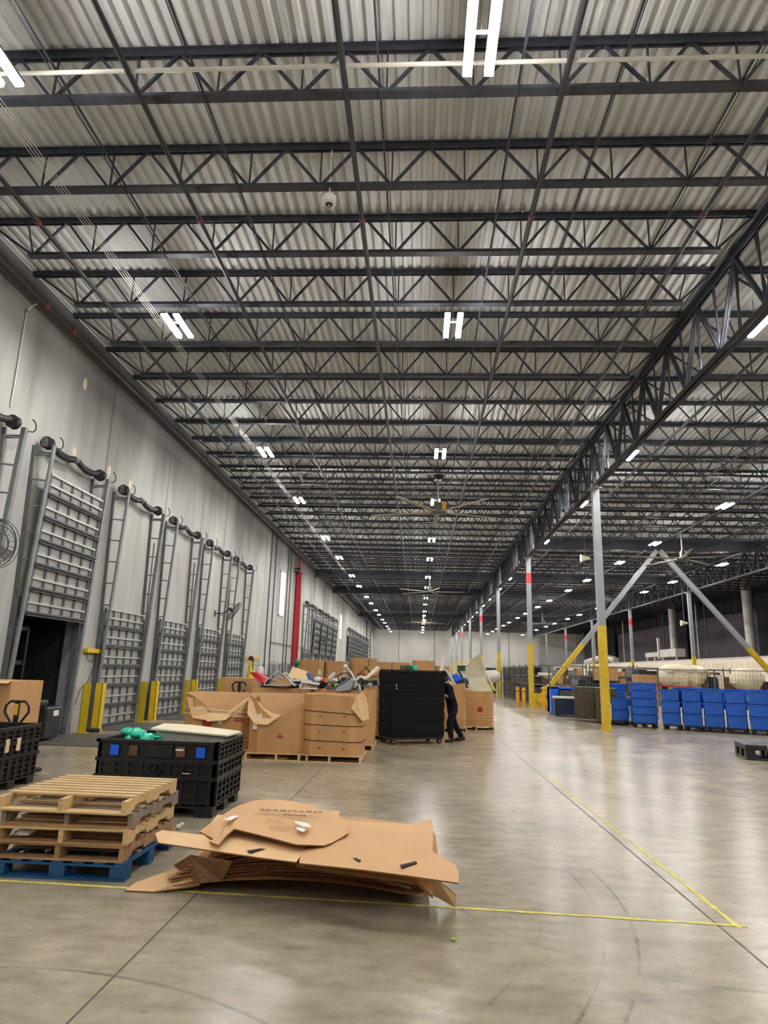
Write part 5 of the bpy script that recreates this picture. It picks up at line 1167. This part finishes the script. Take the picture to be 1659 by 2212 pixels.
# bollards, cone
for x, y, nm in ((1119, 1526, 'left one of the pair by the braced column'), (1132, 1528, 'right one of the pair by the braced column')):
    p = at(x, y); t = thing('safety_bollard', 'slim orange-yellow floor bollard, '+nm, 'bollard', p, 0, 'orange-yellow bollards')
    b = MB(); b.lathe((0, 0, 0), [(.10, 0), (.10, 1.0), (.08, 1.06), (.01, 1.08)], 14); b.build('post', 'orange', t, True)
    b = MB(); b.lathe((0, 0, .84), [(.103, 0), (.103, .04)], 14); b.build('band', 'dark', t)
p = at(1176, 1533); t = thing('safety_bollard', 'slim orange-yellow floor bollard right of the brace foot', 'bollard', p, 0, 'orange-yellow bollards')
b = MB(); b.lathe((0, 0, 0), [(.10, 0), (.10, 1.12), (.08, 1.16), (.01, 1.18)], 14); b.build('post', 'orange', t, True)
b = MB(); b.lathe((0, 0, 1.05), [(.15, 0), (.15, .08)], 14); b.build('cap', 'yellow', t)
p = at(1185, 1535); t = thing('traffic_cone', 'small red traffic cone beside the orange bollard near the brace foot', 'cone', p)
b = MB(); b.lathe((0, 0, .02), [(.10, 0), (.02, .42), (.015, .43)], 14); b.build('body', 'red', t, True)
b = MB(); b.box((-.13, -.13, 0), (.13, .13, .025)); b.build('base', 'rubber', t)
# black plastic pallet at right edge
t = thing('plastic_pallet', 'black plastic pallet with a yellow corner at the right edge of the floor', 'pallet', (7.66, 16.75, 0), math.radians(-12))
b = MB(); b.box((0, 0, .22), (1.3, 1.1, .34)); b.box((0, 0, 0), (1.3, 1.1, .05)); b.build('deck', 'black', t, bevel=.015)
for x in (0, .55, 1.1):
    for y in (0, .45, .9): b = MB(); b.box((x, y, .05), (x+.2, y+.2, .22)); b.build('foot', 'black', t)
for x in (.24, .8):
    b = MB(); b.box((x, -.01, .24), (x+.26, 0, .32)); b.build('slot_rib', 'rubber', t)
b = MB(); b.box((.46, -.012, .03), (.52, -.002, .34)); b.build('yellow_mark', 'yellow', t, label='yellow strip')

# ------------------------------------------------------------------ racks, fence and goods further back
CNT = ['', 'first', 'second', 'third', 'fourth', 'fifth', 'sixth', 'seventh', 'eighth', 'ninth', 'tenth']
def rack(label, loc, rz, wd, h, n_, fill, grp, short):
    t = thing('shelf_rack', label, 'rack', loc, rz, grp)
    for x in (0, wd):
        for y in (0, .9): b = MB(); b.bar((x, y, 0), (x, y, h), .05); b.build('upright', 'galvd', t)
    for i in range(n_):
        z = .15+(h-.3)*i/(n_-1); b = MB(); b.box((0, 0, z), (wd, .9, z+.03)); b.box((0, -.01, z-.03), (wd, .02, z+.04)); b.build('shelf', 'galvd', t)
        x = .05; c = 0
        while x < wd-.3 and i < n_-1:
            w_ = rnd.uniform(.28, .6); hh_ = (h-.3)/(n_-1)*rnd.uniform(.5, .85)
            if x+w_ > wd: break
            m, nm = rnd.choice(fill)
            p = Matrix.Rotation(rz, 3, 'Z') @ Vector((x+w_/2, .42, 0))
            b = MB(); b.cbox((p.x+loc[0], p.y+loc[1], z+.03+hh_/2), (w_-.03, .75, hh_), rz)
            c += 1; tag(b.build(nm.replace(' ', '_'), m), '%s, %s along the %s shelf of the %s' % (nm, CNT[c], ['bottom', 'second', 'third', 'top'][i], short), nm.split()[-1], nm+' on the '+grp)
            x += w_
dk = [('brown', 'brown tote'), ('olive', 'olive tote'), ('dark', 'black tote'), ('card', 'brown carton'), ('grey', 'grey tote'), ('black', 'dark tote'), ('brown', 'brown tote')]
for i in range(6):
    rack('dark storage rack along the aisle past the braced column, '+ORD[i], (G+.65, 42.6+2.9*i+2.7, 0), -PI/2, 2.7, 2.45, 5, dk, 'racks along the aisle', ORD[i]+' aisle rack')
for i in range(4):
    rack('dark storage rack across the floor behind the brace, %s from the left' % ['first', 'second', 'third', 'fourth'][i], (G+1.0+2.8*i, 41.4, 0), 0, 2.6, 2.5, 5, dk, 'racks behind the brace', CNT[i+1]+' rack behind the brace')
b = MB(); b.box((9.5, 40.75, 1.0), (12.2, 41.2, 1.42)); tag(b.build('black_case', 'black', bevel=.02), 'long black case on the racks behind the brace', 'case')
b = MB(); b.cbox((11.1, 41.2, 1.95), (1.35, .5, .75)); b.cbox((11.1, 40.94, 1.95), (1.30, .02, .03)); tag(b.build('brown_carton', 'card'), 'large brown carton above the long black case', 'carton')
b = MB(); b.box((7.1, 40.8, 1.78), (7.9, 41.1, 1.93)); tag(b.build('white_package', 'label'), 'bright white package on the first rack behind the brace', 'package')
# mesh fence
def fence(p, q, label, h=2.25):
    p = Vector(p); q = Vector(q); L_ = (q-p).length; t = thing('mesh_fence', label, 'fence', p, math.atan2((q-p).y, (q-p).x), 'grey mesh fence panels')
    b = MB(); b.bar((0, 0, 0), (0, 0, h), .06); b.build('post', 'galvd', t)
    b = MB(); b.bar((L_, 0, 0), (L_, 0, h), .05); b.build('post', 'galvd', t)
    b = MB(); b.bar((0, 0, h-.03), (L_, 0, h-.03), .035); b.bar((0, 0, .15), (L_, 0, .15), .03); b.bar((0, 0, h*.55), (L_, 0, h*.55), .02); b.build('rail', 'galvd', t)
    b = MB(); n_ = int(L_/.16)
    for i in range(1, n_): b.bar((L_*i/n_, 0, .15), (L_*i/n_, 0, h-.03), .008)
    for i in range(1, 10): b.bar((0, 0, .15+(h-.2)*i/10), (L_, 0, .15+(h-.2)*i/10), .007)
    b.build('wire_mesh', 'galvd', t)
pts = [((G+.3, 58, 0), (G+.3, 53.5, 0), 'beside the third column'), ((G+.3, 53.5, 0), (G+.3, 49, 0), 'along the aisle, second one'), ((G+.3, 49, 0), (G+.3, 44.5, 0), 'along the aisle, third one'), ((G+.3, 44.5, 0), (G+.3, 40.3, 0), 'along the aisle next to the braced column'),
       ((7.3, 38.6, 0), (9.9, 36.9, 0), 'right of the brace foot'), ((9.9, 36.9, 0), (12.0, 34.9, 0), 'behind the olive crates'), ((12.0, 34.9, 0), (13.8, 32.6, 0), 'before the cream bags'), ((13.8, 32.6, 0), (15.6, 30.3, 0), 'behind the blue carts, right'), ((15.6, 30.3, 0), (17.2, 28.0, 0), 'at the right edge')]
for a_, c_, nm in pts: fence(a_, c_, 'grey mesh fence panel '+nm)
# cream bags and wrapped goods
def lumpy(c, r, sq, m, nm, lab, grp=None):
    b = MB(); b.ball(c, r, 16, sq)
    k_ = [rnd.uniform(0, 6) for _ in range(4)]
    b.v = [(v[0]+.06*r*math.sin(v[2]*9+k_[0]), v[1]+.06*r*math.sin(v[0]*8+k_[1]), v[2]+.07*r*math.sin(v[0]*10+v[1]*7+k_[2])) for v in b.v]
    return tag(b.build(nm, m, smooth=True), lab, nm.replace('_', ' '), grp)
for i, (x, y, rr, sq, lab) in enumerate(((1440, 1462, .50, (1, .8, .9), 'cream plastic bag left in the bag pile behind the blue carts'), (1470, 1462, .62, (1, .8, .9), 'large cream plastic bag in the middle of the bag pile'), (1500, 1460, .60, (1, .8, .9), 'cream plastic bag right of the large one in the bag pile'), (1455, 1447, .62, (1.3, .8, .45), 'long cream bag lying on top of the bag pile, left'), (1495, 1449, .70, (1.3, .8, .35), 'long cream bag lying on top of the bag pile, right'), (1612, 1468, .80, (1.1, .8, .75), 'big pale wrapped bundle near the right edge above the blue carts'))):
    lumpy(at(x, y, 1, 37.0), rr, sq, 'bag', 'cream_bag', lab, 'cream bags')
for i, (x0, x1, y0, y1, m, lab) in enumerate(((1375, 1440, 1457, 1490, 'card', 'brown wrapped stack left of the cream bags'), (1425, 1512, 1470, 1492, 'tan', 'tan wrapped pallet load carrying the cream bags'), (1512, 1530, 1458, 1492, 'brown', 'brown wrapped load right of the cream bags'), (1530, 1548, 1462, 1492, 'navy', 'dark load right of the brown one'), (1548, 1562, 1458, 1492, 'cream', 'narrow cream load right of the dark one'), (1562, 1585, 1462, 1492, 'brown', 'dark brown load before the pale bundle'), (1588, 1640, 1468, 1492, 'conduit', 'pale load under the pale bundle'))):
    a_ = at(x0, y0, 1, 37.4); c_ = at(x1, y1, 1, 37.4); b = MB(); b.box((a_.x, 37.2, 0), (c_.x, 38.2, a_.z)); b.box((a_.x-.02, 37.18, a_.z*.6), (c_.x+.02, 38.22, a_.z*.6+.04)); tag(b.build('wrapped_load', m, bevel=.04), lab, 'load')
# conveyor housing
t = thing('conveyor', 'long cream conveyor housing running back along the dark right wall', 'conveyor', (25.5, 0, 0))
b = MB(); b.box((0, 38, 1.75), (1.6, 130, 3.55)); b.build('housing', 'conv', t)
b = MB()
y = 39
while y < 128: b.box((-.012, y, 2.75), (0, y+.14, 3.15)); y += .38 if int(y/3) % 2 else .9
b.build('stripe', 'tan', t, label='tan vertical print stripes')
b = MB(); b.box((-.03, 38, 2.5), (0, 130, 2.56)); b.box((-.04, 38, 3.5), (0, 130, 3.6)); b.build('edge_rail', 'duct', t)
b = MB()
for i in range(24): b.box((.3, 38+4*i, 0), (.45, 38.15+4*i, 1.75)); b.box((1.2, 38+4*i, 0), (1.35, 38.15+4*i, 1.75))
b.build('support_leg', 'galvd', t)
t = thing('conveyor_unit', 'white box-shaped unit standing on top of the cream conveyor', 'conveyor unit', (26.3, 71, 3.6))
b = MB(); b.box((-.5, -1.5, .35), (.5, 3.0, 1.15)); b.box((-.4, 3.0, .45), (.4, 8.0, .95)); b.build('body', 'duct', t, bevel=.03)
b = MB(); [b.box((-.4, y, 0), (-.25, y+.2, .4)) for y in (-1.3, 2.5, 5, 7.5)]; b.build('leg', 'duct', t)
b = MB(); b.box((-.6, 3.0, .2), (-.4, 3.4, 2.4)); b.build('post', 'duct', t)
b = MB(); b.tube([(26.3, 92, 3.95), (26.3, 98, 4.5), (26.3, 108, 3.9)], .45, 8); tag(b.build('conveyor_hood', 'duct', smooth=True), 'pale curved hood on the far part of the cream conveyor', 'hood')
# black sheet along the top of the right wall and ducts, pipes
b = MB(); b.box((XR-.35, -10, 8.55), (XR-.05, 134, DECK-.02))
for i in range(90): b.box((XR-.40, -8+1.57*i, 8.45+rnd.uniform(0, .2)), (XR-.3, -7.2+1.57*i, DECK-.02))
tag(b.build('black_wall_sheet', 'blackw'), 'black sheet along the top of the dark right wall', 'curtain')
for y, nm in ((60.5, 'at the right edge'), (82, 'in the middle'), (112, 'farthest')):
    b = MB(); b.box((XR-.6, y, 0), (XR-.4, y+4.5, 9.8)); tag(b.build('dark_bay_panel', 'blackw'), 'black panel bay on the dark right wall, '+nm, 'panel', 'black panels on the right wall')
for x, y, z0, z1, r, m, nm in ((29.8, 62.2, 4.4, 10.2, .42, 'duct', 'large pale round duct near the right edge'), (29.8, 80.5, 4.8, 10.2, .42, 'duct', 'large pale round duct left of the far right column'), (29.8, 116, 4.2, 10.2, .4, 'duct', 'large pale round duct, farthest one')):
    t = thing('vertical_duct', nm, 'duct', (x, y, 0), 0, 'vertical ducts')
    b = MB(); b.tube([(0, 0, z0), (0, 0, DECK)], r, 18); b.build('duct_body', m, t, True)
    b = MB(); [b.lathe((0, 0, z), [(r+.01, 0), (r+.03, .03), (r+.01, .06)], 18) for z in (z0+.02, z0+1.6, z0+3.2)]; b.build('seam_ring', 'conduit', t, True)
for px, m, r, nm in ((1509, 'conduit', .10, 'right of the far right column'), (1528, 'galvd', .07, 'second right of the far right column'), (1348, 'duct', .10, 'left of the far ducts'), (1436, 'galvd', .09, 'between the two ducts'), (1430, 'galvd', .05, 'left of the pipe between the ducts'), (1243, 'duct', .12, 'near the far end of the right wall'), (1262, 'galvd', .1, 'beside the far pale pipe')):
    p = at(px, 1400, 0, 30.5); b = MB(); b.tube([(30.5, p.y, 0), (30.5, p.y, 10.55)], r, 8); tag(b.build('vertical_pipe', m, smooth=True), 'vertical pipe before the dark right wall, '+nm, 'pipe')
# things far back in the aisle
for px, yp, wd, h, m, nm in ((1003, 60, 1.1, 2.4, 'dgreen', 'dark green wheeled bin far back left of the third column'), (1062, 62, 1.4, 2.3, 'dgreen', 'dark green bin far back right of the leaning beige board'), (1012, 50, 1.5, 1.9, 'conduit', 'pale bundle far back in the aisle'), (1052, 44, .7, 1.2, 'lime', 'lime green crate behind the bulk box with the beige board')):
    p = at(px, 1480, 1, yp); t = thing('far_bin', nm, 'bin', (p.x-wd/2, yp, 0)); b = MB(); b.box((0, 0, .05), (wd, 1, h-.1)); b.build('body', m, t, bevel=.05)
    b = MB(); b.box((-.04, -.04, h-.1), (wd+.04, 1.04, h)); b.build('lid', m, t, bevel=.02)
lumpy(at(1060, 1462, 1, 40), .55, (1.1, .8, .7), 'conduit', 'white_bag', 'pale bulging bag behind the bulk box with the beige board')
b = MB(); p = at(1072, 1500, 1, 40); b.box((p.x, 40, 0), (p.x+.05, 40.05, 2.5)); b.box((p.x+.35, 40, 0), (p.x+.4, 40.05, 2.5)); tag(b.build('gate_post', 'duct'), 'pale twin gate post left of the third column', 'post')
